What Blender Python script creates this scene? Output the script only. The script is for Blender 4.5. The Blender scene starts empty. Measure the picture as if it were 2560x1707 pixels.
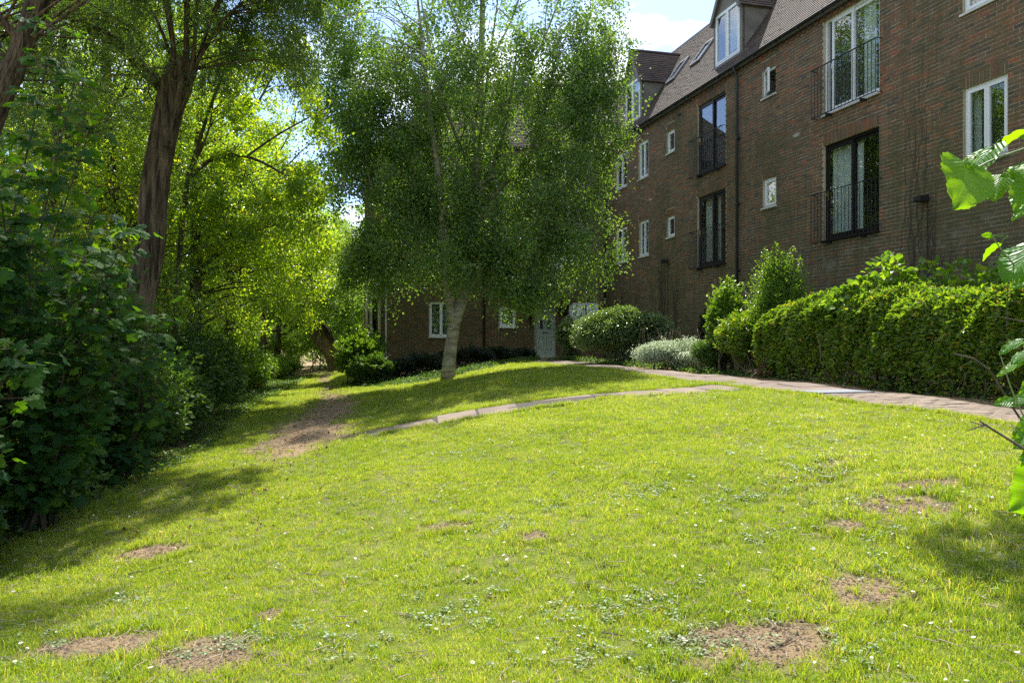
import bpy, math
import numpy as np
from mathutils import Matrix, Vector

R = math.radians
rng = np.random.default_rng(7)
SC = bpy.context.scene
COL = SC.collection
EYE = 1.65
F = 2000.0            # focal length in photo pixels (photo 2560 wide)

# ------------------------------------------------------------------ camera
cam_d = bpy.data.cameras.new('camera')
cam_d.sensor_width = 36.0
cam_d.lens = F / 2560.0 * 36.0
cam_d.clip_start = 0.05
cam_d.clip_end = 2000.0
cam = bpy.data.objects.new('camera', cam_d)
cam.location = (0, 0, EYE)
cam.rotation_euler = (R(90), 0, 0)
COL.objects.link(cam)
SC.camera = cam

# ------------------------------------------------------------------ sky and sun
SUN_EL, SUN_AZ = 54.0, 6.0      # azimuth measured from +Y towards +X
world = bpy.data.worlds.new('World')
SC.world = world
world.use_nodes = True
wn, wl = world.node_tree.nodes, world.node_tree.links
wn.clear()
w_out = wn.new('ShaderNodeOutputWorld')
w_bg = wn.new('ShaderNodeBackground')
w_sky = wn.new('ShaderNodeTexSky')
w_sky.sky_type = 'NISHITA'
w_sky.sun_disc = False
w_sky.sun_elevation = R(SUN_EL)
w_sky.sun_rotation = R(SUN_AZ)
w_sky.air_density = 1.0
w_sky.dust_density = 0.6
w_bg.inputs['Strength'].default_value = 0.15
w_tc = wn.new('ShaderNodeTexCoord')
w_map = wn.new('ShaderNodeMapping')
w_map.inputs['Scale'].default_value = (1.0, 1.0, 2.2)
w_map.inputs['Location'].default_value = (1.35, 0.6, 0.4)
w_noise = wn.new('ShaderNodeTexNoise')
w_noise.inputs['Scale'].default_value = 2.6
w_noise.inputs['Detail'].default_value = 9.0
w_noise.inputs['Roughness'].default_value = 0.55
w_ramp = wn.new('ShaderNodeValToRGB')
w_ramp.color_ramp.elements[0].position = 0.49
w_ramp.color_ramp.elements[0].color = (0.06, 0.06, 0.06, 1)
w_ramp.color_ramp.elements[1].position = 0.61
w_mix = wn.new('ShaderNodeMix')
w_mix.data_type = 'RGBA'
w_mix.inputs[7].default_value = (7.4, 7.3, 7.1, 1)
wl.new(w_tc.outputs['Generated'], w_map.inputs['Vector'])
wl.new(w_map.outputs['Vector'], w_noise.inputs['Vector'])
wl.new(w_noise.outputs['Fac'], w_ramp.inputs['Fac'])
wl.new(w_ramp.outputs['Color'], w_mix.inputs[0])
w_tint = wn.new('ShaderNodeMix'); w_tint.data_type = 'RGBA'; w_tint.blend_type = 'MULTIPLY'
w_tint.inputs[0].default_value = 1.0; w_tint.inputs[7].default_value = (0.60, 0.70, 0.88, 1)
wl.new(w_sky.outputs['Color'], w_tint.inputs[6]); wl.new(w_tint.outputs[2], w_mix.inputs[6])
wl.new(w_mix.outputs[2], w_bg.inputs['Color'])
wl.new(w_bg.outputs['Background'], w_out.inputs['Surface'])

sun_d = bpy.data.lights.new('sun', 'SUN')
sun_d.energy = 4.6
sun_d.angle = R(0.53)
sun_d.color = (1.0, 0.955, 0.88)
sun = bpy.data.objects.new('sun', sun_d)
_el, _az = R(SUN_EL), R(SUN_AZ)
_s = Vector((math.sin(_az) * math.cos(_el), math.cos(_az) * math.cos(_el), math.sin(_el)))
sun.rotation_euler = _s.to_track_quat('Z', 'Y').to_euler()
sun.location = (0, 40, 60)
COL.objects.link(sun)

SC.view_settings.view_transform = 'Standard'
SC.view_settings.look = 'None'
SC.view_settings.exposure = 1.15
SC.view_settings.gamma = 1.0
SC.render.engine = 'CYCLES'
SC.cycles.use_denoising = False
SC.cycles.max_bounces = 8
SC.cycles.diffuse_bounces = 4
SC.cycles.transmission_bounces = 6
SC.cycles.transparent_max_bounces = 12
SC.cycles.sample_clamp_indirect = 6.0

# ------------------------------------------------------------------ helpers
def nz(v):
    v = np.asarray(v, float)
    return v / np.maximum(np.linalg.norm(v, axis=-1, keepdims=True), 1e-9)

def P(px, py, Y):
    """world point seen at photo pixel (px,py) at distance Y in front of the camera"""
    return np.array([(px - 1280.0) / F * Y, Y, EYE + (853.0 - py) / F * Y])

def tag(o, label=None, cat=None, group=None, kind=None):
    if label: o['label'] = label
    if cat: o['category'] = cat
    if group: o['group'] = group
    if kind: o['kind'] = kind
    return o

def empty(name, loc, label=None, cat=None, group=None, parent=None):
    o = bpy.data.objects.new(name, None)
    o.empty_display_size = 0.2
    o.location = loc
    COL.objects.link(o)
    if parent: o.parent = parent
    return tag(o, label, cat, group)

def world_loc(o):
    v = Vector((0, 0, 0))
    while o is not None:
        v += o.location
        o = o.parent
    return v

def raw_mesh(name, V, Fc, mat=None, smooth=False, uv=None):
    V = np.ascontiguousarray(V, dtype=np.float32).reshape(-1, 3)
    Fc = np.ascontiguousarray(Fc, dtype=np.int32)
    m = bpy.data.meshes.new(name)
    nf, k = Fc.shape
    m.vertices.add(len(V)); m.vertices.foreach_set('co', V.ravel())
    m.loops.add(nf * k); m.loops.foreach_set('vertex_index', Fc.ravel())
    m.polygons.add(nf)
    m.polygons.foreach_set('loop_start', np.arange(0, nf * k, k, dtype=np.int32))
    m.polygons.foreach_set('loop_total', np.full(nf, k, dtype=np.int32))
    m.update(calc_edges=True)
    m.polygons.foreach_set('use_smooth', np.full(nf, bool(smooth)))
    if mat is not None: m.materials.append(mat)
    return m

def obj(name, V, Fc, mat, parent=None, smooth=False, kind=None):
    """link one mesh object; V are world coordinates"""
    V = np.asarray(V, float).reshape(-1, 3)
    if parent is not None:
        V = V - np.array(world_loc(parent))
    m = raw_mesh(name, V, Fc, mat, smooth)
    o = bpy.data.objects.new(name, m)
    COL.objects.link(o)
    if parent is not None: o.parent = parent
    if kind: o['kind'] = kind
    return o

class MB:
    """collects quads"""
    def __init__(s): s.V = []; s.F = []; s.n = 0
    def add(s, V, Fc):
        V = np.asarray(V, float).reshape(-1, 3); Fc = np.asarray(Fc, int)
        if Fc.shape[1] == 3: Fc = np.c_[Fc, Fc[:, 2:3]]
        s.V.append(V); s.F.append(Fc + s.n); s.n += len(V); return s
    def build(s, name, mat, parent=None, smooth=False, kind=None):
        V = np.concatenate(s.V); Fc = np.concatenate(s.F)
        tri = Fc[:, 2] == Fc[:, 3]
        if tri.all():
            return obj(name, V, Fc[:, :3], mat, parent, smooth, kind)
        if tri.any():
            if parent is not None: V = V - np.array(world_loc(parent))
            m = bpy.data.meshes.new(name)
            m.from_pydata([tuple(v) for v in V], [], [tuple(f[:3]) if t else tuple(f) for f, t in zip(Fc.tolist(), tri)])
            m.materials.append(mat)
            m.polygons.foreach_set('use_smooth', np.full(len(m.polygons), smooth))
            o = bpy.data.objects.new(name, m); COL.objects.link(o)
            if parent is not None: o.parent = parent
            if kind: o['kind'] = kind
            return o
        return obj(name, V, Fc, mat, parent, smooth, kind)

BOXF = np.array([[0,1,3,2],[4,6,7,5],[0,4,5,1],[2,3,7,6],[0,2,6,4],[1,5,7,3]])

class Frame:
    """local frame: a along u, b along v, c along n (outwards)"""
    def __init__(s, O, u, v, n):
        s.O = np.array(O, float); s.u = nz(u); s.v = nz(v); s.n = nz(n)
    def pt(s, a, b, c):
        a, b, c = np.broadcast_arrays(np.asarray(a, float), b, c)
        return s.O + a[..., None] * s.u + b[..., None] * s.v + c[..., None] * s.n
    def boxes(s, A, back=True):
        """A: (n,6) a0,a1,b0,b1,c0,c1"""
        A = np.asarray(A, float).reshape(-1, 6)
        idx = np.array([[0,2,4],[0,2,5],[0,3,4],[0,3,5],[1,2,4],[1,2,5],[1,3,4],[1,3,5]])
        V = s.pt(A[:, idx[:, 0]], A[:, idx[:, 1]], A[:, idx[:, 2]])
        Fb = BOXF if back else BOXF[[0,1,2,3,5]]
        Fc = (np.arange(len(A)) * 8)[:, None, None] + Fb[None]
        return V.reshape(-1, 3), Fc.reshape(-1, 4)
    def box(s, a0, a1, b0, b1, c0, c1):
        return s.boxes([[a0, a1, b0, b1, c0, c1]])

WF = Frame((0, 0, 0), (1, 0, 0), (0, 0, 1), (0, -1, 0))

def tube(pts, rad, k=6, rough=0.0, seed=0, lobes=0.0, cap=True):
    pts = np.asarray(pts, float); n = len(pts)
    rad = np.broadcast_to(np.asarray(rad, float), (n,))
    t = np.gradient(pts, axis=0); t = nz(t)
    up = np.array([0.0, 1.0, 0.0]) if abs(t[0, 1]) < 0.9 else np.array([1.0, 0, 0])
    ring = []
    a = np.arange(k) / k * 2 * np.pi
    r_ = np.random.default_rng(seed)
    x = nz(np.cross(up, t[0]))
    prof = 1 + rough * r_.normal(size=k)
    for i in range(n):
        x = nz(x - t[i] * np.dot(x, t[i])); y = np.cross(t[i], x)
        if rough: prof = 0.9 * (prof - 1) + 1 + rough * 0.35 * r_.normal(size=k)
        rr = rad[i] * prof * (1 + lobes * np.sin(a * 3 + i * 0.05))
        ring.append(pts[i] + np.cos(a)[:, None] * x * rr[:, None] + np.sin(a)[:, None] * y * rr[:, None])
    V = np.concatenate(ring)
    i, j = np.meshgrid(np.arange(n - 1), np.arange(k), indexing='ij')
    q = np.stack([i * k + j, i * k + (j + 1) % k, (i + 1) * k + (j + 1) % k, (i + 1) * k + j], -1).reshape(-1, 4)
    if cap:
        V = np.r_[V, pts[-1:] + t[-1:] * rad[-1] * 0.3, pts[:1]]
        c = n * k
        jj = np.arange(k)
        q = np.r_[q, np.stack([(n - 1) * k + jj, (n - 1) * k + (jj + 1) % k, np.full(k, c), np.full(k, c)], -1),
                  np.stack([(jj + 1) % k, jj, np.full(k, c + 1), np.full(k, c + 1)], -1)]
    return V, q

def ridged(L_, rr, seed, k=120, n=170, amp=.13):
    """trunk with deep vertical bark ridges that wander and fork"""
    r_ = np.random.default_rng(seed); P_ = spline(L_, n); R_ = np.interp(np.linspace(0, 1, n), np.linspace(0, 1, len(rr)), rr)
    V, q = tube(P_, R_, k, cap=True)
    a = np.arange(k) / k * 2 * np.pi; t = np.linspace(0, 1, n)[:, None]
    w = .35 * np.sin(t * 9 + 2) + .2 * np.sin(t * 23 + a[None] * 2) + .12 * np.sin(t * 61 + a[None] * 3)
    h = np.abs(np.sin(a[None] * 9 + w * 4)) * .5 + np.abs(np.sin(a[None] * 14 - w * 6 + 1)) * .35 + .25 * np.sin(a[None] * 31 + t * 50) * .5 + r_.normal(0, .10, (n, k))
    h = (h - .5) * amp + .05 * np.sin(a[None] * 2 + t * 5) + .04 * np.sin(a[None] * 3 - t * 11)
    # knots and burrs
    for _ in range(7):
        ta, aa = r_.uniform(.15, .98), r_.uniform(0, 6.28); da = np.angle(np.exp(1j * (a[None] - aa)))
        h += .16 * np.exp(-((t - ta) / .018) ** 2 - (da / .28) ** 2)
    C_ = np.repeat(P_, k, 0); m = n * k
    V[:m] = C_ + (V[:m] - C_) * (1 + h.reshape(-1, 1))
    return V, q

def spline(pts, n):
    pts = np.asarray(pts, float)
    if len(pts) < 3:
        t = np.linspace(0, 1, n)[:, None]
        return pts[0] * (1 - t) + pts[-1] * t
    d = np.r_[0, np.cumsum(np.linalg.norm(np.diff(pts, axis=0), axis=1))]
    P0 = np.r_[[2 * pts[0] - pts[1]], pts, [2 * pts[-1] - pts[-2]]]
    out = []
    for s in np.linspace(0, d[-1], n):
        i = min(np.searchsorted(d, s, 'right') - 1, len(pts) - 2)
        t = (s - d[i]) / max(d[i + 1] - d[i], 1e-9)
        a, b, c, e = P0[i], P0[i + 1], P0[i + 2], P0[i + 3]
        out.append(0.5 * ((2 * b) + (-a + c) * t + (2 * a - 5 * b + 4 * c - e) * t ** 2 + (-a + 3 * b - 3 * c + e) * t ** 3))
    return np.array(out)

# ------------------------------------------------------------------ materials
def new_mat(name):
    m = bpy.data.materials.new(name); m.use_nodes = True
    nt = m.node_tree; nt.nodes.clear()
    out = nt.nodes.new('ShaderNodeOutputMaterial')
    return m, nt, nt.nodes, nt.links, out

def ramp(nodes, stops, interp='LINEAR'):
    r = nodes.new('ShaderNodeValToRGB')
    cr = r.color_ramp; cr.interpolation = interp
    while len(cr.elements) < len(stops): cr.elements.new(0.5)
    for e, (p, c) in zip(cr.elements, stops):
        e.position = p; e.color = (c[0], c[1], c[2], 1)
    return r

def rand_node(nodes, links):
    """0..1, different for each island of a mesh and for each object"""
    g = nodes.new('ShaderNodeNewGeometry'); oi = nodes.new('ShaderNodeObjectInfo')
    a = nodes.new('ShaderNodeMath'); a.operation = 'ADD'
    f = nodes.new('ShaderNodeMath'); f.operation = 'FRACT'
    links.new(g.outputs['Random Per Island'], a.inputs[0]); links.new(oi.outputs['Random'], a.inputs[1])
    links.new(a.outputs[0], f.inputs[0])
    return f.outputs[0]

def noise(nodes, links, scale, detail=4, rough=0.55, vec=None, mscale=None):
    n = nodes.new('ShaderNodeTexNoise')
    n.inputs['Scale'].default_value = scale; n.inputs['Detail'].default_value = detail
    n.inputs['Roughness'].default_value = rough
    tc = nodes.new('ShaderNodeTexCoord')
    src = tc.outputs['Object'] if vec is None else vec
    if mscale is not None:
        mp = nodes.new('ShaderNodeMapping'); mp.inputs['Scale'].default_value = mscale
        links.new(src, mp.inputs['Vector']); src = mp.outputs['Vector']
    links.new(src, n.inputs['Vector'])
    return n

def leaf_mat(name, stops, trans_mul=(1.5, 1.6, 0.55), trans=0.42, rough=0.38, spec=0.45, under=None, veins=False, patchy=False):
    m, nt, N, L, out = new_mat(name)
    rnd = rand_node(N, L)
    cr = ramp(N, stops); L.new(rnd, cr.inputs['Fac'])
    pb = N.new('ShaderNodeBsdfPrincipled')
    pb.inputs['Roughness'].default_value = rough
    pb.inputs['Specular IOR Level'].default_value = spec
    col = cr.outputs['Color']
    if patchy:
        gq = N.new('ShaderNodeNewGeometry'); pn = noise(N, L, 1.6, 6, .65, vec=gq.outputs['Position']); pn2 = noise(N, L, .45, 3, .5, vec=gq.outputs['Position'])
        pa = N.new('ShaderNodeMath'); pa.operation = 'MULTIPLY_ADD'; pa.inputs[1].default_value = .6; L.new(pn2.outputs['Fac'], pa.inputs[0]); L.new(pn.outputs['Fac'], pa.inputs[2])
        pr = ramp(N, [(.66, (.80, .86, .9)), (.82, (1.0, 1.0, 1.0)), (.98, (1.18, 1.10, 1.9))]); L.new(pa.outputs[0], pr.inputs['Fac'])
        pm = N.new('ShaderNodeMix'); pm.data_type = 'RGBA'; pm.blend_type = 'MULTIPLY'; pm.inputs[0].default_value = 1.0; pm.clamp_result = False
        L.new(col, pm.inputs[6]); L.new(pr.outputs['Color'], pm.inputs[7]); col = pm.outputs[2]
    if veins:
        tc = N.new('ShaderNodeTexCoord'); sp = N.new('ShaderNodeSeparateXYZ'); L.new(tc.outputs['Object'], sp.inputs[0])
        ax = N.new('ShaderNodeMath'); ax.operation = 'ABSOLUTE'; L.new(sp.outputs[0], ax.inputs[0])
        v1 = N.new('ShaderNodeMath'); v1.operation = 'MULTIPLY_ADD'; v1.inputs[1].default_value = -1.05; L.new(ax.outputs[0], v1.inputs[0]); L.new(sp.outputs[1], v1.inputs[2])
        v2 = N.new('ShaderNodeMath'); v2.operation = 'MULTIPLY'; v2.inputs[1].default_value = 8.5; L.new(v1.outputs[0], v2.inputs[0])
        v3 = N.new('ShaderNodeMath'); v3.operation = 'PINGPONG'; v3.inputs[1].default_value = 0.5; L.new(v2.outputs[0], v3.inputs[0])
        v4 = N.new('ShaderNodeMath'); v4.operation = 'MULTIPLY'; v4.inputs[1].default_value = 9.0; L.new(ax.outputs[0], v4.inputs[0])
        v5 = N.new('ShaderNodeMath'); v5.operation = 'MINIMUM'; L.new(v3.outputs[0], v5.inputs[0]); L.new(v4.outputs[0], v5.inputs[1])
        vr = ramp(N, [(0.0, (1.5, 1.35, 1.6)), (0.10, (0.88, 0.9, 0.9)), (0.5, (1.05, 1.03, 1.0))]); L.new(v5.outputs[0], vr.inputs['Fac'])
        vm = N.new('ShaderNodeMix'); vm.data_type = 'RGBA'; vm.blend_type = 'MULTIPLY'; vm.inputs[0].default_value = 1.0; vm.clamp_result = False
        L.new(col, vm.inputs[6]); L.new(vr.outputs['Color'], vm.inputs[7]); col = vm.outputs[2]
        bv = N.new('ShaderNodeBump'); bv.inputs['Strength'].default_value = 0.6; bv.inputs['Distance'].default_value = 0.02
        L.new(v5.outputs[0], bv.inputs['Height']); L.new(bv.outputs[0], pb.inputs['Normal'])
    if under:
        g = N.new('ShaderNodeNewGeometry')
        mu = N.new('ShaderNodeMix'); mu.data_type = 'RGBA'; mu.inputs[7].default_value = (*under, 1)
        L.new(g.outputs['Backfacing'], mu.inputs[0]); L.new(col, mu.inputs[6]); top = mu.outputs[2]
    else: top = col
    L.new(top, pb.inputs['Base Color'])
    tr = N.new('ShaderNodeBsdfTranslucent')
    mm = N.new('ShaderNodeMix'); mm.data_type = 'RGBA'; mm.blend_type = 'MULTIPLY'
    mm.inputs[0].default_value = 1.0; mm.inputs[7].default_value = (*trans_mul, 1)
    mm.clamp_result = False
    L.new(col, mm.inputs[6]); L.new(mm.outputs[2], tr.inputs['Color'])
    ms = N.new('ShaderNodeMixShader'); ms.inputs[0].default_value = trans
    L.new(pb.outputs[0], ms.inputs[1]); L.new(tr.outputs[0], ms.inputs[2])
    L.new(ms.outputs[0], out.inputs['Surface'])
    return m

def plain_mat(name, col, rough=0.6, metal=0.0, var=0.12, scale=6.0, bump=0.0, bscale=40.0, spec=0.5):
    m, nt, N, L, out = new_mat(name)
    pb = N.new('ShaderNodeBsdfPrincipled')
    n = noise(N, L, scale, 5)
    a = tuple(max(0, c * (1 - var)) for c in col); b = tuple(min(1, c * (1 + var)) for c in col)
    cr = ramp(N, [(0.3, a), (0.7, b)]); L.new(n.outputs['Fac'], cr.inputs['Fac'])
    L.new(cr.outputs['Color'], pb.inputs['Base Color'])
    pb.inputs['Roughness'].default_value = rough; pb.inputs['Metallic'].default_value = metal
    pb.inputs['Specular IOR Level'].default_value = spec
    if bump:
        n2 = noise(N, L, bscale, 6); bp = N.new('ShaderNodeBump'); bp.inputs['Strength'].default_value = bump
        bp.inputs['Distance'].default_value = 0.02
        L.new(n2.outputs['Fac'], bp.inputs['Height']); L.new(bp.outputs[0], pb.inputs['Normal'])
    L.new(pb.outputs[0], out.inputs['Surface'])
    return m

def brick_mat(name, stops, algae=0.5, lime=0.3):
    m, nt, N, L, out = new_mat(name)
    rnd = rand_node(N, L)
    cr = ramp(N, stops); L.new(rnd, cr.inputs['Fac'])
    geo = N.new('ShaderNodeNewGeometry')
    pos = geo.outputs['Position']
    fine = noise(N, L, 35, 6, 0.65, vec=pos)
    v = N.new('ShaderNodeMix'); v.data_type = 'RGBA'; v.blend_type = 'MULTIPLY'; v.inputs[0].default_value = 1.0
    fr = ramp(N, [(0.3, (0.68, 0.68, 0.68)), (0.7, (1.2, 1.2, 1.2))]); L.new(fine.outputs['Fac'], fr.inputs['Fac'])
    L.new(cr.outputs['Color'], v.inputs[6]); L.new(fr.outputs['Color'], v.inputs[7])
    # algae: large patches, drawn downwards, streaky
    big = noise(N, L, 0.42, 4, 0.6, vec=pos, mscale=(1, 1, 0.8))
    stk = noise(N, L, 5.0, 5, 0.6, vec=pos, mscale=(1.6, 1.6, 0.10))
    sep = N.new('ShaderNodeSeparateXYZ'); L.new(pos, sep.inputs[0])
    hm = N.new('ShaderNodeMapRange'); hm.inputs['From Min'].default_value = 8.2; hm.inputs['From Max'].default_value = 2.5
    hm.inputs['To Min'].default_value = -0.10; hm.inputs['To Max'].default_value = 0.17
    L.new(sep.outputs['Z'], hm.inputs['Value'])
    a1 = N.new('ShaderNodeMath'); a1.operation = 'MULTIPLY_ADD'; a1.inputs[1].default_value = 0.55
    L.new(stk.outputs['Fac'], a1.inputs[0]); L.new(big.outputs['Fac'], a1.inputs[2])
    a2 = N.new('ShaderNodeMath'); a2.operation = 'ADD'; L.new(a1.outputs[0], a2.inputs[0]); L.new(hm.outputs[0], a2.inputs[1])
    ar = ramp(N, [(0.72, (0, 0, 0)), (0.95, (algae, algae, algae))]); L.new(a2.outputs[0], ar.inputs['Fac'])
    mix = N.new('ShaderNodeMix'); mix.data_type = 'RGBA'; mix.inputs[7].default_value = (0.075, 0.075, 0.028, 1)
    L.new(ar.outputs['Color'], mix.inputs[0]); L.new(v.outputs[2], mix.inputs[6])
    # lime bloom low on the wall
    ln = noise(N, L, 1.6, 7, 0.7, vec=pos, mscale=(1, 1, 1.6))
    lr = ramp(N, [(0.56, (0, 0, 0)), (0.72, (lime, lime, lime))]); L.new(ln.outputs['Fac'], lr.inputs['Fac'])
    lz = N.new('ShaderNodeMapRange'); lz.inputs['From Min'].default_value = 4.6; lz.inputs['From Max'].default_value = 3.2
    L.new(sep.outputs['Z'], lz.inputs['Value'])
    lm = N.new('ShaderNodeMath'); lm.operation = 'MULTIPLY'; L.new(lr.outputs['Color'], lm.inputs[0]); L.new(lz.outputs[0], lm.inputs[1])
    mix2 = N.new('ShaderNodeMix'); mix2.data_type = 'RGBA'; mix2.inputs[7].default_value = (0.30, 0.28, 0.22, 1)
    L.new(lm.outputs[0], mix2.inputs[0]); L.new(mix.outputs[2], mix2.inputs[6])
    pb = N.new('ShaderNodeBsdfPrincipled'); pb.inputs['Roughness'].default_value = 0.88
    pb.inputs['Specular IOR Level'].default_value = 0.25
    L.new(mix2.outputs[2], pb.inputs['Base Color'])
    bp = N.new('ShaderNodeBump'); bp.inputs['Strength'].default_value = 0.5; bp.inputs['Distance'].default_value = 0.006
    L.new(fine.outputs['Fac'], bp.inputs['Height']); L.new(bp.outputs[0], pb.inputs['Normal'])
    L.new(pb.outputs[0], out.inputs['Surface'])
    return m

BR = [(0.0, (0.150, 0.100, 0.060)), (0.14, (0.190, 0.122, 0.074)), (0.30, (0.135, 0.104, 0.070)), (0.42, (0.205, 0.112, 0.064)),
      (0.52, (0.088, 0.078, 0.062)), (0.62, (0.185, 0.118, 0.066)), (0.74, (0.240, 0.105, 0.060)), (0.82, (0.160, 0.104, 0.062)),
      (0.90, (0.105, 0.090, 0.068)), (0.96, (0.310, 0.105, 0.054)), (1.0, (0.240, 0.140, 0.068))]
M = {}
M['brick'] = brick_mat('weathered_brick', BR, 0.72, 0.6)
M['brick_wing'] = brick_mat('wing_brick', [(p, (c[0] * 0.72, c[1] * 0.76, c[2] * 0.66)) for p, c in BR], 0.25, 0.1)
M['mortar'] = brick_mat('lime_mortar', [(0, (0.48, 0.42, 0.28)), (1, (0.52, 0.46, 0.31))], 0.45, 0.4)
M['tile'] = plain_mat('dummy_tile', (0.1, 0.08, 0.07))

def tile_mat(name, stops):
    m, nt, N, L, out = new_mat(name)
    rnd = rand_node(N, L); cr = ramp(N, stops); L.new(rnd, cr.inputs['Fac'])
    geo = N.new('ShaderNodeNewGeometry')
    big = noise(N, L, 1.3, 6, 0.65, vec=geo.outputs['Position'])
    rr = ramp(N, [(0.35, (0.62, 0.62, 0.58)), (0.62, (1.15, 1.1, 1.05))]); L.new(big.outputs['Fac'], rr.inputs['Fac'])
    v = N.new('ShaderNodeMix'); v.data_type = 'RGBA'; v.blend_type = 'MULTIPLY'; v.inputs[0].default_value = 1
    L.new(cr.outputs['Color'], v.inputs[6]); L.new(rr.outputs['Color'], v.inputs[7])
    sm = noise(N, L, 28, 6, 0.7, vec=geo.outputs['Position'])
    ml = ramp(N, [(0.60, (0, 0, 0)), (0.70, (0.7, 0.7, 0.7))]); L.new(sm.outputs['Fac'], ml.inputs['Fac'])
    mx = N.new('ShaderNodeMix'); mx.data_type = 'RGBA'; mx.inputs[7].default_value = (0.20, 0.19, 0.14, 1)
    L.new(ml.outputs['Color'], mx.inputs[0]); L.new(v.outputs[2], mx.inputs[6])
    pb = N.new('ShaderNodeBsdfPrincipled'); pb.inputs['Roughness'].default_value = 0.85
    L.new(mx.outputs[2], pb.inputs['Base Color'])
    bp = N.new('ShaderNodeBump'); bp.inputs['Strength'].default_value = 0.5; bp.inputs['Distance'].default_value = 0.006
    L.new(sm.outputs['Fac'], bp.inputs['Height']); L.new(bp.outputs[0], pb.inputs['Normal'])
    L.new(pb.outputs[0], out.inputs['Surface'])
    return m
M['tile'] = tile_mat('clay_roof_tile', [(0, (0.070, 0.052, 0.040)), (0.3, (0.090, 0.064, 0.046)), (0.55, (0.072, 0.059, 0.048)), (0.8, (0.122, 0.078, 0.052)), (1, (0.060, 0.050, 0.042))])
M['render'] = plain_mat('cement_render', (0.17, 0.155, 0.13), 0.9, var=0.35, scale=2.2, bump=0.4)
M['lead'] = plain_mat('lead_flashing', (0.13, 0.13, 0.14), 0.6, var=0.15)
M['white'] = plain_mat('white_upvc', (0.74, 0.76, 0.76), 0.35, var=0.05, scale=3)
M['oldwhite'] = plain_mat('dirty_white_paint', (0.55, 0.56, 0.50), 0.55, var=0.2, scale=5)
M['dark'] = plain_mat('dark_brown_frame', (0.010, 0.007, 0.006), 0.45, var=0.2, spec=0.25)
M['iron'] = plain_mat('black_painted_iron', (0.012, 0.012, 0.013), 0.5, var=0.2)
M['pipe'] = plain_mat('black_plastic_pipe', (0.022, 0.024, 0.030), 0.38, var=0.15)
M['room'] = plain_mat('room_plaster', (0.42, 0.40, 0.36), 0.9)
M['curtain'] = plain_mat('net_curtain', (0.78, 0.79, 0.75), 0.9, var=0.08)
M['blind'] = plain_mat('venetian_blind', (0.48, 0.49, 0.46), 0.6, var=0.08)
M['door'] = plain_mat('sage_green_door_paint', (0.36, 0.42, 0.36), 0.4, var=0.06, scale=2)
M['brass'] = plain_mat('brass', (0.45, 0.33, 0.12), 0.3, metal=1.0)
M['timber'] = plain_mat('dark_stained_timber', (0.018, 0.014, 0.011), 0.7, var=0.3, scale=12)
M['bark_birch'] = None
M['blue'] = plain_mat('faded_blue_plastic', (0.05, 0.25, 0.55), 0.4)
M['steel'] = plain_mat('pale_steel', (0.15, 0.165, 0.185), 0.75, var=0.25, scale=9)
M['dry'] = plain_mat('dry_straw', (0.22, 0.13, 0.075), 0.85, var=0.3, scale=20)
M['twig'] = plain_mat('grey_twig_bark', (0.075, 0.058, 0.042), 0.9, var=0.4, scale=30, bump=0.4)
M['paletwig'] = plain_mat('pale_hedge_stem', (0.19, 0.145, 0.09), 0.85, var=0.35, scale=25)

def glass_mat():
    m, nt, N, L, out = new_mat('window_glass')
    lw = N.new('ShaderNodeLayerWeight'); lw.inputs['Blend'].default_value = 0.5
    pw = N.new('ShaderNodeMath'); pw.operation = 'POWER'; pw.inputs[1].default_value = 3.2; L.new(lw.outputs['Facing'], pw.inputs[0])
    fr = N.new('ShaderNodeMath'); fr.operation = 'MULTIPLY_ADD'; fr.inputs[1].default_value = 0.80; fr.inputs[2].default_value = 0.11; L.new(pw.outputs[0], fr.inputs[0])
    tr = N.new('ShaderNodeBsdfTransparent'); tr.inputs['Color'].default_value = (0.86, 0.9, 0.88, 1)
    gl = N.new('ShaderNodeBsdfGlossy'); gl.inputs['Roughness'].default_value = 0.005
    ms = N.new('ShaderNodeMixShader'); L.new(fr.outputs[0], ms.inputs[0]); L.new(tr.outputs[0], ms.inputs[1]); L.new(gl.outputs[0], ms.inputs[2])
    L.new(ms.outputs[0], out.inputs['Surface'])
    return m
M['glass'] = glass_mat()

def bark_mat(name, c0, c1, sx=9.0, sz=1.1, bump=0.9, dist=0.05):
    m, nt, N, L, out = new_mat(name)
    n = noise(N, L, 1.0, 8, 0.6, mscale=(sx, sx, sz))
    n.inputs['Distortion'].default_value = 0.6
    n2 = noise(N, L, 2.0, 4)
    cr = ramp(N, [(0.38, c0), (0.62, c1)]); L.new(n.outputs['Fac'], cr.inputs['Fac'])
    v = N.new('ShaderNodeMix'); v.data_type = 'RGBA'; v.blend_type = 'MULTIPLY'; v.inputs[0].default_value = 1
    r2 = ramp(N, [(0.3, (0.7, 0.72, 0.65)), (0.7, (1.15, 1.1, 1.05))]); L.new(n2.outputs['Fac'], r2.inputs['Fac'])
    L.new(cr.outputs['Color'], v.inputs[6]); L.new(r2.outputs['Color'], v.inputs[7])
    pb = N.new('ShaderNodeBsdfPrincipled'); pb.inputs['Roughness'].default_value = 0.9
    pb.inputs['Specular IOR Level'].default_value = 0.2
    L.new(v.outputs[2], pb.inputs['Base Color'])
    bp = N.new('ShaderNodeBump'); bp.inputs['Strength'].default_value = bump; bp.inputs['Distance'].default_value = dist
    L.new(n.outputs['Fac'], bp.inputs['Height']); L.new(bp.outputs[0], pb.inputs['Normal'])
    L.new(pb.outputs[0], out.inputs['Surface'])
    return m
M['bark'] = bark_mat('willow_bark', (0.030, 0.023, 0.015), (0.165, 0.125, 0.080), 14, 1.6, 1.0, .04)
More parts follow.
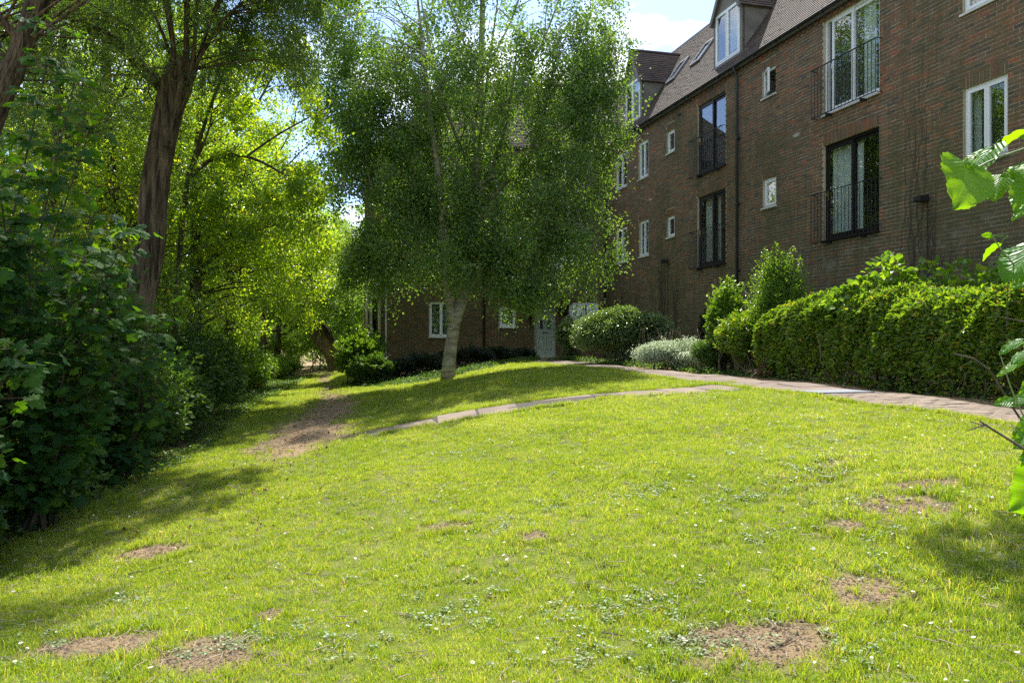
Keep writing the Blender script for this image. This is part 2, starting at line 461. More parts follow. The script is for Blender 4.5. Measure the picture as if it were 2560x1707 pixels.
M['bark2'] = bark_mat('grey_brown_bark', (0.05, 0.042, 0.03), (0.16, 0.13, 0.095), 12, 2)
M['bark_birch'] = bark_mat('birch_bark', (0.17, 0.155, 0.10), (0.40, 0.38, 0.28), 2.5, 9.0, 0.35, 0.02)

G = lambda *s: list(s)
M['l_birch'] = leaf_mat('birch_leaf', G((0, (0.060, 0.123, 0.046)), (0.5, (0.100, 0.189, 0.055)), (1, (0.174, 0.260, 0.064))), (2.3, 2.2, 0.5), 0.42, 0.42, 0.38)
M['l_willow'] = leaf_mat('willow_leaf', G((0, (0.066, 0.128, 0.036)), (0.6, (0.116, 0.203, 0.050)), (1, (0.190, 0.262, 0.064))), (2.3, 2.2, 0.45), 0.46, 0.35, 0.5, under=(0.10, 0.15, 0.085))
M['l_poplar'] = leaf_mat('poplar_leaf', G((0, (0.093, 0.182, 0.035)), (0.55, (0.161, 0.265, 0.043)), (0.97, (0.267, 0.342, 0.050)), (1, (0.373, 0.342, 0.043))), (2.75, 2.45, 0.42), 0.56, 0.35, 0.45)
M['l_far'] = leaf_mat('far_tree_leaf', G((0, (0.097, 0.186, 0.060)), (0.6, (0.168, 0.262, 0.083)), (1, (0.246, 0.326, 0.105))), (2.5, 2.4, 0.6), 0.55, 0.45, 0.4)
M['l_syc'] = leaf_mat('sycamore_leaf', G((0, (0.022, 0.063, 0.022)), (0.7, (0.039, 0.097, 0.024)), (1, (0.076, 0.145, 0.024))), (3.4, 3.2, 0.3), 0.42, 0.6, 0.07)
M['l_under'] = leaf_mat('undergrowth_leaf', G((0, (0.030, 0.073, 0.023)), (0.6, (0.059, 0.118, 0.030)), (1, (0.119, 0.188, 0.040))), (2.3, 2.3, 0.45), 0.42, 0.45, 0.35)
M['l_bright'] = leaf_mat('bright_shrub_leaf', G((0, (0.066, 0.143, 0.022)), (0.6, (0.116, 0.215, 0.029)), (1, (0.198, 0.286, 0.039))), (2.1, 2.0, 0.4), 0.45, 0.35, 0.5)
M['l_hedge'] = leaf_mat('hedge_leaf', G((0, (0.057, 0.113, 0.021)), (0.5, (0.115, 0.198, 0.028)), (0.90, (0.201, 0.287, 0.039)), (1, (0.322, 0.218, 0.069))), (2.3, 2.3, 0.4), 0.42, 0.33, 0.55)
M['l_gloss'] = leaf_mat('glossy_evergreen_leaf', G((0, (0.045, 0.095, 0.024)), (0.5, (0.11, 0.19, 0.055)), (1, (0.32, 0.41, 0.20))), (1.8, 1.8, 0.5), 0.30, 0.28, 0.9)  # palest leaf tone paints in the whitish highlights of the round bush
M['l_silver'] = leaf_mat('silver_green_leaf', G((0, (0.16, 0.23, 0.12)), (0.35, (0.40, 0.46, 0.32)), (1, (0.74, 0.78, 0.64))), (1.2, 1.3, 0.9), 0.30, 0.35, 0.6)
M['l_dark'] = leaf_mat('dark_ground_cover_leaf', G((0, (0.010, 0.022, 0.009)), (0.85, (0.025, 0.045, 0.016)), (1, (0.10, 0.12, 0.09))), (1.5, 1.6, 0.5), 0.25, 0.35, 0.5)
M['l_hazel'] = leaf_mat('lime_leaf', G((0, (0.050, 0.150, 0.018)), (1, (0.085, 0.20, 0.022))), (4.2, 3.2, 0.15), 0.50, 0.45, 0.3, veins=True)
M['l_flower'] = leaf_mat('pink_petal', G((0, (0.6, 0.12, 0.2)), (1, (0.7, 0.3, 0.3))), (1, 1, 1), 0.3)

# ------------------------------------------------------------------ ground shape
PATH_U = np.array([0.2588, -0.9659]); PATH_N = np.array([0.9659, 0.2588])
def Dd(x, y): return x * 0.9659 + y * 0.2588
def xD(D, y): return (D - 0.2588 * y) / 0.9659
CP = [(-3,4,1.80),(0,3.9,1.66),(2.5,3.7,1.50),(-2,6,1.72),(0,6.3,1.48),(3,6,1.15),(4.5,6,0.98),(0,9,1.24),(2.4,9,1.0),(-2.4,8.5,1.56),
      (3.7,13,0.755),(2.6,12.5,0.80),(0.84,12.2,0.90),(0,12.1,1.0),(-1.08,12,1.19),(-2.2,11.7,1.36),
      (-3.2,11.8,1.50),(-3.4,14,1.48),(-4,18,1.45),(-5.5,24,1.43),(-8,34,1.42),
      (-1.76,22,1.04),(-3.6,22,1.32),(0,17,0.83),(-2,16,1.24),(-0.57,23,0.80),(0.6,24,0.68),(1.0,20,0.675),(-3.4,27,1.15),(-4.6,30,1.15),(0,28,0.70),
      (-4.6,8.8,1.78),(-4.6,11.4,1.70),(-5.6,15.5,1.62),(-6.3,20,1.52),(-8.7,37,1.42),
      (-8,8,2.4),(-9,14,2.3),(-12,20,2.2),(-15,35,1.9),(-7,3,2.3),(-12,-5,2.2),
      (-4,0,1.9),(0,0,1.65),(4,0,1.2),(0,-10,1.65),(8,5,0.9),(7,0,1.0),(10,-10,1.2)]
for _y in (5, 8, 10, 13, 16, 20, 25, 29):
    CP.append((xD(7.0, _y), _y, np.interp(_y, [5, 8, 10, 13, 16, 20, 25, 29], [0.90, 0.84, 0.79, 0.74, 0.71, 0.67, 0.65, 0.655])))
    CP.append((xD(10.5, _y), _y, np.interp(_y, [5, 8, 10, 13, 16, 20, 25, 29], [0.88, 0.82, 0.77, 0.72, 0.69, 0.66, 0.64, 0.64])))
for _a in range(16):
    for _r in (70, 300):
        CP.append((_r * math.cos(_a * math.pi / 8), 15 + _r * math.sin(_a * math.pi / 8), 1.6))
CP = np.array(CP, float)
def _tps(d2): return 0.5 * d2 * np.log(d2 + 1e-9)
def _fit():
    n = len(CP); X = CP[:, :2]
    K = _tps(((X[:, None] - X[None]) ** 2).sum(-1)) + np.eye(n) * 0.05
    Pm = np.c_[np.ones(n), X]
    A = np.zeros((n + 3, n + 3)); A[:n, :n] = K; A[:n, n:] = Pm; A[n:, :n] = Pm.T
    return np.linalg.solve(A, np.r_[CP[:, 2], 0, 0, 0])
_W = _fit()
def gz(x, y):
    x = np.asarray(x, float); y = np.asarray(y, float)
    sh = np.broadcast(x, y).shape
    xf = np.broadcast_to(x, sh).ravel(); yf = np.broadcast_to(y, sh).ravel()
    out = np.empty(len(xf))
    for i in range(0, len(xf), 20000):
        a, b = xf[i:i + 20000], yf[i:i + 20000]
        d2 = (a[:, None] - CP[None, :, 0]) ** 2 + (b[:, None] - CP[None, :, 1]) ** 2
        out[i:i + 20000] = _tps(d2) @ _W[:len(CP)] + _W[-3] + _W[-2] * a + _W[-1] * b
    h = out + 0.012 * np.sin(xf * 2.3 + 1.1 * np.sin(yf * 1.7)) + 0.01 * np.sin(yf * 2.9 + xf)
    return (EYE - h).reshape(sh)
def hit(px, py):
    """ground point seen at a photo pixel"""
    t = np.arange(2.5, 45, 0.02)
    x = (px - 1280) / F * t; z = EYE + (853.0 - py) / F * t
    g = gz(x, t)
    i = np.argmax(z < g)
    return np.array([x[i], t[i], g[i]])

LEFT = np.array([(-40, -7.0), (0, -5.2), (5, -4.9), (8.8, -4.6), (11.4, -4.65), (15.5, -5.5), (20, -6.3), (28, -7.6), (37, -9.0), (60, -14)], float)
def left_edge(y): return np.interp(y, LEFT[:, 0], LEFT[:, 1])
BEDX = np.array([-5.6, -4.6, -3.6, -1.7, -0.6, 0.6, 2.5]); BEDY = np.array([25.5, 23.6, 22.2, 22.35, 23.4, 26.5, 29.0])
def bed_y(x): return np.interp(x, BEDX, BEDY, left=60)
SP = np.array([(3.9, 13.35), (2.6, 12.62), (0.84, 12.2), (0, 12.1), (-1.08, 12.0), (-2.25, 11.72)])
TR = np.array([(-2.9, 10.6, 0.5), (-3.05, 11.8, 0.95), (-3.5, 14, 0.85), (-4.0, 18, 0.75), (-4.7, 21, 0.5), (-5.5, 24, 0.45), (-8, 34, 0.5), (-10, 42, 0.5)])
def seg_dist(x, y, pts):
    best = np.full(np.shape(x), 1e9); par = np.zeros(np.shape(x))
    for i in range(len(pts) - 1):
        a, b = pts[i, :2], pts[i + 1, :2]; ab = b - a
        t = np.clip(((x - a[0]) * ab[0] + (y - a[1]) * ab[1]) / (ab @ ab), 0, 1)
        d = np.hypot(x - a[0] - t * ab[0], y - a[1] - t * ab[1])
        m = d < best; best = np.where(m, d, best); par = np.where(m, i + t, par)
    return best, par
def wob(x, y, s=1.0):
    return 0.5 * np.sin(x * 3.1 * s + 1.3 * np.sin(y * 2.3 * s)) + 0.3 * np.sin(y * 5.3 * s + x * 2.1 * s) + 0.2 * np.sin(x * 9.7 * s - y * 7.9 * s)
PATCH = []
for (px, py, rx, ry) in [(1885, 1612, 0.40, 0.30), (1740, 1670, 0.16, 0.10), (2170, 1480, 0.24, 0.22), (2265, 1270, 0.34, 0.26), (2110, 1315, 0.16, 0.12), (1100, 1322, 0.24, 0.13), (1330, 1345, 0.15, 0.10),
                         (385, 1382, 0.28, 0.2), (520, 1640, 0.30, 0.28), (250, 1620, 0.38, 0.2), (2080, 1160, 0.2, 0.12), (2310, 1215, 0.28, 0.14),
                         (670, 1540, .12, .12)]:
    q = hit(px, py); PATCH.append((q[0], q[1], rx, ry))
def soil(x, y):
    """1 = bare soil"""
    m = np.zeros(np.shape(x))
    w = wob(x, y, 2.2); w2 = wob(y * 1.3 + 4, x, 6.5)
    for (a, b, rx, ry) in PATCH:
        d = np.sqrt(((x - a) / rx) ** 2 + ((y - b) / ry) ** 2) + 0.24 * w + 0.22 * w2
        m = np.maximum(m, np.clip((1.35 - d) / 0.65, 0, 1))
    d, t = seg_dist(x, y, TR)
    wd = np.interp(t, np.arange(len(TR)), TR[:, 2])
    m = np.maximum(m, np.clip((wd * (1.12 + 0.3 * wob(x, y) + .2 * w2) - d) / 0.6, 0, 1))
    D = Dd(x, y)
    m = np.maximum(m, np.clip((D - 6.95) / 0.1, 0, 1))
    m = np.maximum(m, np.clip((y - bed_y(x) + 0.08 * w) / 0.15, 0, 1))
    m = np.maximum(m, np.clip((left_edge(y) + 0.25 * w - x) / 0.3, 0, 1))
    return m
def build_ground():
    def axis(parts):
        out = []
        for a, b, s in parts: out.append(np.arange(a, b, s))
        return np.concatenate(out + [[parts[-1][1]]])
    xs = axis([(-400, -60, 40), (-60, -16, 4), (-16, -6, 0.5), (-6, 6.6, 0.07), (6.6, 14, 0.4), (14, 60, 4), (60, 400, 40)])
    ys = axis([(-400, -40, 40), (-40, -4, 3), (-4, 2.5, 0.4), (2.5, 16, 0.07), (16, 31, 0.16), (31, 60, 1.0), (60, 100, 4), (100, 500, 40)])
    X, Y = np.meshgrid(xs, ys, indexing='ij')
    S = soil(X, Y)
    Z = gz(X, Y)
    d, t = seg_dist(X, Y, TR)
    for (a, b, rx, ry) in PATCH[:10]:
        Z += 0.012 * np.exp(-((X - a) / rx) ** 2 - ((Y - b) / ry) ** 2)
    nx, ny = X.shape
    i, j = np.meshgrid(np.arange(nx - 1), np.arange(ny - 1), indexing='ij')
    q = np.stack([i * ny + j, (i + 1) * ny + j, (i + 1) * ny + j + 1, i * ny + j + 1], -1).reshape(-1, 4)
    m, nt, N, L, out = new_mat('lawn_soil')
    at = N.new('ShaderNodeAttribute'); at.attribute_name = 'soil'
    geo = N.new('ShaderNodeNewGeometry'); pos = geo.outputs['Position']
    n1 = noise(N, L, 9, 8, 0.7, vec=pos); n2 = noise(N, L, 1.1, 5, 0.6, vec=pos); n3 = noise(N, L, 60, 5, 0.7, vec=pos)
    gr = ramp(N, [(0.3, (0.11, 0.15, 0.022)), (0.5, (0.17, 0.205, 0.035)), (0.68, (0.27, 0.235, 0.10))]); L.new(n1.outputs['Fac'], gr.inputs['Fac'])
    so = ramp(N, [(0.25, (0.15, 0.104, 0.055)), (0.5, (0.31, 0.228, 0.130)), (0.75, (0.46, 0.355, 0.215))]); L.new(n3.outputs['Fac'], so.inputs['Fac'])
    s2 = ramp(N, [(0.35, (0.75, 0.72, 0.7)), (0.65, (1.15, 1.1, 1.05))]); L.new(n2.outputs['Fac'], s2.inputs['Fac'])
    sm = N.new('ShaderNodeMix'); sm.data_type = 'RGBA'; sm.blend_type = 'MULTIPLY'; sm.inputs[0].default_value = 1
    L.new(so.outputs['Color'], sm.inputs[6]); L.new(s2.outputs['Color'], sm.inputs[7])
    mx = N.new('ShaderNodeMix'); mx.data_type = 'RGBA'
    L.new(at.outputs['Fac'], mx.inputs[0]); L.new(gr.outputs['Color'], mx.inputs[6]); L.new(sm.outputs[2], mx.inputs[7])
    pb = N.new('ShaderNodeBsdfPrincipled'); pb.inputs['Roughness'].default_value = 0.95; pb.inputs['Specular IOR Level'].default_value = 0.15
    L.new(mx.outputs[2], pb.inputs['Base Color'])
    bp = N.new('ShaderNodeBump'); bp.inputs['Strength'].default_value = 0.9; bp.inputs['Distance'].default_value = 0.03
    L.new(n3.outputs['Fac'], bp.inputs['Height']); L.new(bp.outputs[0], pb.inputs['Normal'])
    L.new(pb.outputs[0], out.inputs['Surface'])
    V = np.stack([X, Y, Z], -1).reshape(-1, 3)
    o = obj('ground', V, q, m, smooth=True)
    a = o.data.attributes.new('soil', 'FLOAT', 'POINT'); a.data.foreach_set('value', S.ravel().astype(np.float32))
    tag(o, kind='structure')
    return o
build_ground()

# ------------------------------------------------------------------ building
C0 = np.array([3.636, 30.3, 0.0])
MW = Frame(C0, (0.2588, -0.9659, 0), (0, 0, 1), (-0.9659, -0.2588, 0))     # main wall, a from the corner towards the camera
WG = Frame((-4.74, 30.3, 0), (1, 0, 0), (0, 0, 1), (0, -1, 0))            # wing wall
SB = Frame((-5.75, 31.2, 0), (1, 0, 0), (0, 0, 1), (0, -1, 0))            # set back end of the wing
D0 = 0.9659 * C0[0] + 0.2588 * C0[1]
EAVE = EYE + 7.43
def mw_a(px, c=0.0):
    k = (px - 1280) / F
    Y = (D0 - c) / (0.9659 * k + 0.2588)
    return (C0[1] - Y - c * 0.2588 * 0) / 0.9659, Y
def mw_rect(xl, xr, ytl, ybl, ytr=None, ybr=None):
    a0, Y0 = mw_a(xl); a1, Y1 = mw_a(xr)
    zt, zb = [], []
    if ytl is not None: zt.append(EYE + (853 - ytl) / F * Y0)
    if ybl is not None: zb.append(EYE + (853 - ybl) / F * Y0)
    if ytr is not None: zt.append(EYE + (853 - ytr) / F * Y1)
    if ybr is not None: zb.append(EYE + (853 - ybr) / F * Y1)
    return a0, a1, float(np.mean(zb)), float(np.mean(zt))
def c1(x): return 1500 + x * 0.4509
def k1(y): return y * 0.4509
def mwc(xl, xr, tl, bl, tr=None, br=None):
    f = lambda v: None if v is None else k1(v)
    return mw_rect(c1(xl), c1(xr), f(tl), f(bl), f(tr), f(br))
def wgr(xl, xr, yt, yb):
    s = 30.3 / F
    return (xl - 1280) * s + 4.74, (xr - 1280) * s + 4.74, EYE + (853 - yb) * s, EYE + (853 - yt) * s

bld = empty('apartment_building', (C0[0], C0[1], 0.9),
            'brown brick apartment block with steep tiled roof, dormers and black railed balcony doors', 'building')

def subtract(rows, holes):
    """clip (n,4) a0,a1,b0,b1 rects (one course each) against holes"""
    for (h0, h1, g0, g1) in holes:
        out = []
        mid = (rows[:, 2] + rows[:, 3]) / 2
        inb = (mid > g0) & (mid < g1) & (rows[:, 1] > h0) & (rows[:, 0] < h1)
        out.append(rows[~inb])
        r = rows[inb]
        l = r.copy(); l[:, 1] = np.minimum(l[:, 1], h0 - 0.003)
        q = r.copy(); q[:, 0] = np.maximum(q[:, 0], h1 + 0.003)
        out += [l[l[:, 1] - l[:, 0] > 0.03], q[q[:, 1] - q[:, 0] > 0.03]]
        rows = np.concatenate(out)
    return rows

def brick_wall(fr, name, a0, a1, b0, b1, holes, soldiers, mat, near_key, n_single=300, bond_shift=0.0):
    # mortar sheet with openings
    A = sorted({a0, a1, *[h[0] for h in holes], *[h[1] for h in holes]}); B = sorted({b0, b1, *[h[2] for h in holes], *[h[3] for h in holes]})
    mb = MB()
    A = [v for v in A if a0 <= v <= a1]; B = [v for v in B if b0 <= v <= b1]
    for i in range(len(A) - 1):
        for j in range(len(B) - 1):
            ca, cb = (A[i] + A[i + 1]) / 2, (B[j] + B[j + 1]) / 2
            if any(h[0] < ca < h[1] and h[2] < cb < h[3] for h in holes): continue
            mb.add(fr.pt([A[i], A[i + 1], A[i + 1], A[i]], [B[j], B[j], B[j + 1], B[j + 1]], 0.0), [[0, 1, 2, 3]])
    # reveals of the openings
    for (h0, h1, g0, g1) in holes:
        for (p, q) in [((h0, g0), (h0, g1)), ((h0, g1), (h1, g1)), ((h1, g1), (h1, g0)), ((h1, g0), (h0, g0))]:
            mb.add(fr.pt([p[0], q[0], q[0], p[0]], [p[1], q[1], q[1], p[1]], [0, 0, -0.16, -0.16]), [[0, 1, 2, 3]])
    wall = mb.build('wall', M['mortar'], bld)
    r_ = np.random.default_rng(5)
    rows = []
    nb = int((b1 - b0) / 0.075)
    for k in range(nb):
        st = a0 - 0.225 + (0.1125 if k % 2 else 0.0) + bond_shift
        aa = np.arange(st, a1, 0.225)
        rows.append(np.stack([aa + 0.005, aa + 0.219, np.full(len(aa), b0 + k * 0.075 + 0.006), np.full(len(aa), b0 + k * 0.075 + 0.069)], -1))
    rows = np.concatenate(rows)
    rows[:, 0] = np.maximum(rows[:, 0], a0); rows[:, 1] = np.minimum(rows[:, 1], a1)
    rows = rows[rows[:, 1] - rows[:, 0] > 0.03]
    rows = subtract(rows, holes + soldiers)
    sol = []
    for (h0, h1, g0, g1) in soldiers:
        n = max(2, int(round((h1 - h0) / 0.075))); w = (h1 - h0) / n
        for i in range(n): sol.append((h0 + i * w + 0.005, h0 + (i + 1) * w - 0.005, g0 + 0.005, g1 - 0.005))
    if sol: rows = np.r_[rows, np.array(sol)]
    jit = r_.normal(0, 0.0018, (len(rows), 4)); rows = rows + jit
    pr = 0.004 + np.abs(r_.normal(0, 0.0016, len(rows)))
    bx = np.c_[rows, np.full(len(rows), -0.004), pr]
    key = near_key(bx); order = np.argsort(key)
    single = order[:n_single][key[order[:n_single]] < 1e8]
    rest = np.setdiff1d(np.arange(len(bx)), single)
    V, Fc = fr.boxes(bx[rest], back=False)
    o = obj('bricks', V, Fc, mat, wall, kind='stuff')
    # single bricks share meshes by size class
    cache = {}
    base = np.array(world_loc(wall))
    rot = Matrix((( fr.u[0], fr.v[0], fr.n[0]), (fr.u[1], fr.v[1], fr.n[1]), (fr.u[2], fr.v[2], fr.n[2]))).to_4x4()
    F0 = Frame((0, 0, 0), (1, 0, 0), (0, 1, 0), (0, 0, 1))
    for i in single:
        a_, b_, c_, d_, e_, f_ = bx[i]
        key_ = (round((b_ - a_) * 100), round((d_ - c_) * 100))
        if key_ not in cache:
            V, Fc = F0.boxes([[-(b_ - a_) / 2, (b_ - a_) / 2, -(d_ - c_) / 2, (d_ - c_) / 2, e_, f_]], back=False)
            cache[key_] = raw_mesh('brick', V, Fc, mat)
        q = bpy.data.objects.new('brick', cache[key_])
        p = fr.pt((a_ + b_) / 2, (c_ + d_) / 2, 0.0) - base
        q.matrix_local = Matrix.Translation(Vector(p)) @ rot
        q.parent = wall
        COL.objects.link(q)
    return wall

# openings of the main wall --------------------------------------------------
W = {}
W['patio_up'] = mwc(1238, 1550, 118, 655, None, 495)
W['patio_low'] = mwc(1238, 1548, 808, 1345, 695, 1268)
W['small_open'] = mwc(900, 975, 402, 553, 352, 515)
W['small_low'] = mwc(903, 977, 1000, 1158, 968, 1135)
W['patio_far_up'] = mwc(540, 697, 592, 983, 492, 905)
W['patio_far_low'] = mwc(540, 697, 1098, 1490, 1035, 1450)
W['tiny_up'] = mwc(370, 414, 733, 858, 708, 835)
W['tiny_low'] = mwc(370, 414, 1205, 1323, 1186, 1305)
W['pair_up'] = mwc(215, 268, 795, 1000, 763, 975)
W['pair_low'] = mwc(217, 270, 1232, 1430, 1205, 1412)
W['pair_far_low'] = mwc(87, 150, 1275, 1468, 1248, 1446)
W['right_mid'] = mwc(2013, 2262, 490, 912, 405, None)
W['right_top'] = mwc(2010, 2262, None, 60, None, -15)
a0, a1, zb, zt = W['right_top']; W['right_top'] = (a0, a1, zb, zb + (W['right_mid'][3] - W['right_mid'][2]))
a0, a1, zb, zt = W['pair_far_low']
W['pair_far_up'] = (a0, a1, W['pair_up'][2], W['pair_up'][3])
gdz = gz(*(MW.pt(10, 0, 0)[:2]))
mholes = [tuple(v) for v in W.values()]
msol = []
for k, (a0, a1, zb, zt) in W.items():
    if zt + 0.225 < EAVE - 0.1: msol.append((a0 - 0.01, a1 + 0.01, zt, zt + 0.225))
def mkey(bx):
    mid = (bx[:, 0] + bx[:, 1]) / 2; zc = (bx[:, 2] + bx[:, 3]) / 2
    p = MW.pt(mid, zc, 0)
    px = p[:, 0] / p[:, 1] * F + 1280; py = 853 - (p[:, 2] - EYE) / p[:, 1] * F
    ok = (px < 2552) & (py > 8) & (py < 700) & ~((px > 2440) & (py > 330))
    return np.where(ok, p[:, 1], 1e9)
brick_wall(MW, 'wall', 0.0, 24.0, 0.6, EAVE - 0.02, mholes, msol, M['brick'], mkey)

# openings of the wing ------------------------------------------------------
Q = {}
Q['win_left'] = wgr(1072, 1133, 753, 842)
Q['small'] = wgr(1248, 1289, 767, 817.5)
Q['door'] = wgr(1337, 1389, 757, 891)
Q['win_right'] = wgr(1423, 1496, 755, 818)
Q['win_up'] = wgr(1376, 1446, 582, 668)
Q['win_up_mid'] = wgr(1210, 1270, 582, 668)
Q['win_up_left'] = wgr(1060, 1130, 582, 668)
Q['win_top'] = wgr(1376, 1446, 405, 485)
Q['win_top_mid'] = wgr(1210, 1270, 405, 485)
Q['win_top_left'] = wgr(1060, 1130, 405, 485)
wholes = [tuple(v) for v in Q.values()]
wsol = [(v[0] - .01, v[1] + .01, v[3], v[3] + 0.225) for k, v in Q.items() if k != 'door']
def wkey(bx):
    mid = (bx[:, 0] + bx[:, 1]) / 2; zc = (bx[:, 2] + bx[:, 3]) / 2
    p = WG.pt(mid, zc, 0)
    px = p[:, 0] / p[:, 1] * F + 1280; py = 853 - (p[:, 2] - EYE) / p[:, 1] * F
    ok = (px > 975) & (px < 1335) & (py > 762) & (py < 890) & ~((px > 1095) & (px < 1165))
    return np.where(ok, np.abs(px - 1150) , 1e9)
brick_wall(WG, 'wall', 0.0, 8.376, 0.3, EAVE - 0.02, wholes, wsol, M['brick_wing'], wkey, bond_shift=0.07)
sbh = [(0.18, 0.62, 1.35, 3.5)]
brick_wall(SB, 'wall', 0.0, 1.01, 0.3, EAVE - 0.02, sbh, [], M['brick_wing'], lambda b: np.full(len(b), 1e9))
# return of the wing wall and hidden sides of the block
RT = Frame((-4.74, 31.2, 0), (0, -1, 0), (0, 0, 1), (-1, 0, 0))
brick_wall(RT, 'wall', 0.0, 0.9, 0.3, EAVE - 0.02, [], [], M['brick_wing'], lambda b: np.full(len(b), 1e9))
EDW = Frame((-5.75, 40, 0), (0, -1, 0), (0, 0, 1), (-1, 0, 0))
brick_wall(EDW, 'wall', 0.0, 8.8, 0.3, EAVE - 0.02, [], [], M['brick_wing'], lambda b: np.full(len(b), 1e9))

# rooms behind the openings, windows -----------------------------------------
def room(fr, r, depth=2.2):
    a0, a1, b0, b1 = r; e = 0.25
    x0, x1, y0, y1 = a0 - e, a1 + e, b0 - 0.15, b1 + 0.15
    mb = MB()
    def quad(p): mb.add(fr.pt(*zip(*p)), [[0, 1, 2, 3]])
    d = -depth; c = -0.165
    quad([(x0, y0, d), (x1, y0, d), (x1, y1, d), (x0, y1, d)])
    quad([(x0, y0, c), (x0, y1, c), (x0, y1, d), (x0, y0, d)])
    quad([(x1, y0, c), (x1, y0, d), (x1, y1, d), (x1, y1, c)])
    quad([(x0, y1, c), (x1, y1, c), (x1, y1, d), (x0, y1, d)])
    quad([(x0, y0, c), (x0, y0, d), (x1, y0, d), (x1, y0, c)])
    # inner wall face round the opening
    for p in ([(x0, y0), (a0, y0), (a0, y1), (x0, y1)], [(a1, y0), (x1, y0), (x1, y1), (a1, y1)], [(a0, y0), (a1, y0), (a1, b0), (a0, b0)], [(a0, b1), (a1, b1), (a1, y1), (a0, y1)]):
        quad([(q[0], q[1], c) for q in p])
    return mb.build('room', M['room'], bld)

def frame_boxes(a0, a1, b0, b1, w, c0, c1):
    return [[a0, a1, b1 - w, b1, c0, c1], [a0, a1, b0, b0 + w, c0, c1], [a0, a0 + w, b0 + w, b1 - w, c0, c1], [a1 - w, a1, b0 + w, b1 - w, c0, c1]]

def curtain(fr, a0, a1, b0, b1, c, parent, amp=0.03, n=None):
    n = n or max(8, int((a1 - a0) / 0.02))
    a = np.linspace(a0, a1, n); ph = np.cumsum(rng.uniform(0.4, 1.1, n))
    cc = c + amp * np.sin(ph)
    V = np.concatenate([fr.pt(a, b0, cc), fr.pt(a, b1, cc)])
    i = np.arange(n - 1)
    return obj('curtain', V, np.stack([i, i + 1, n + i + 1, n + i], -1), M['curtain'], parent, smooth=True)

def blind(fr, a0, a1, b0, b1, c, parent):
    n = max(4, int((b1 - b0) / 0.032)); z = np.linspace(b0, b1, n)
    mb = MB()
    for zz in z:
        mb.add(fr.pt([a0, a1, a1, a0], [zz, zz, zz + 0.018, zz + 0.018], [c, c, c - 0.02, c - 0.02]), [[0, 1, 2, 3]])
    return mb.build('blind', M['blind'], parent, kind='stuff' if False else None)

def window(fr, r, lights=1, mat='white', sill=True, blinds=False, curt=None, ajar=None, fw=0.055, sw=0.05, rec=0.05, roomd=True, uneven=None, parent=None):
    a0, a1, b0, b1 = r
    par = parent or bld
    V, Fc = fr.boxes(frame_boxes(a0 + .004, a1 - .004, b0 + .004, b1 - .004, fw, -rec - 0.06, -rec))
    w = obj('window', V, Fc, M[mat], par)
    ia0, ia1, ib0, ib1 = a0 + fw, a1 - fw, b0 + fw, b1 - fw
    edges = np.linspace(ia0, ia1, lights + 1)
    if uneven: edges = np.array([ia0] + [ia0 + u * (ia1 - ia0) for u in uneven] + [ia1])
    for i in range(lights):
        s0, s1 = edges[i] + .002, edges[i + 1] - .002
        if ajar is not None and i == ajar:
            # casement swung outwards about its left edge
            ang = R(22); hw = s1 - s0
            f2 = Frame(fr.pt(s0, 0, -rec + 0.012), fr.u * math.cos(ang) + fr.n * math.sin(ang), (0, 0, 1), -fr.u * math.sin(ang) + fr.n * math.cos(ang))
            V, Fc = f2.boxes(frame_boxes(0, hw, ib0 + .002, ib1 - .002, sw, -0.025, 0.025)); obj('sash', V, Fc, M[mat], w)
            V, Fc = f2.box(sw - .008, hw - sw + .008, ib0 + sw - .008, ib1 - sw + .008, -0.004, 0.004); obj('pane', V, Fc, M['glass'], w)
        else:
            V, Fc = fr.boxes(frame_boxes(s0, s1, ib0 + .002, ib1 - .002, sw, -rec - 0.045, -rec + 0.012)); obj('sash', V, Fc, M[mat], w)
            V, Fc = fr.box(s0 + sw - .008, s1 - sw + .008, ib0 + sw - .008, ib1 - sw + .008, -rec - 0.024, -rec - 0.016); obj('pane', V, Fc, M['glass'], w)
            if blinds: blind(fr, s0 + sw, s1 - sw, ib0 + sw, ib1 - sw, -rec - 0.09, w)
    if sill:
        V, Fc = fr.box(a0 - 0.03, a1 + 0.03, b0 - 0.035, b0 + 0.002, -0.05, 0.045); obj('sill', V, Fc, M['oldwhite' if mat == 'white' else mat], w)
    if roomd: room(fr, r)
    if curt:
        for (u0, u1) in curt: curtain(fr, a0 + u0 * (a1 - a0), a0 + u1 * (a1 - a0), b0 + .05, b1 - .05, -rec - 0.2, w)
    return w

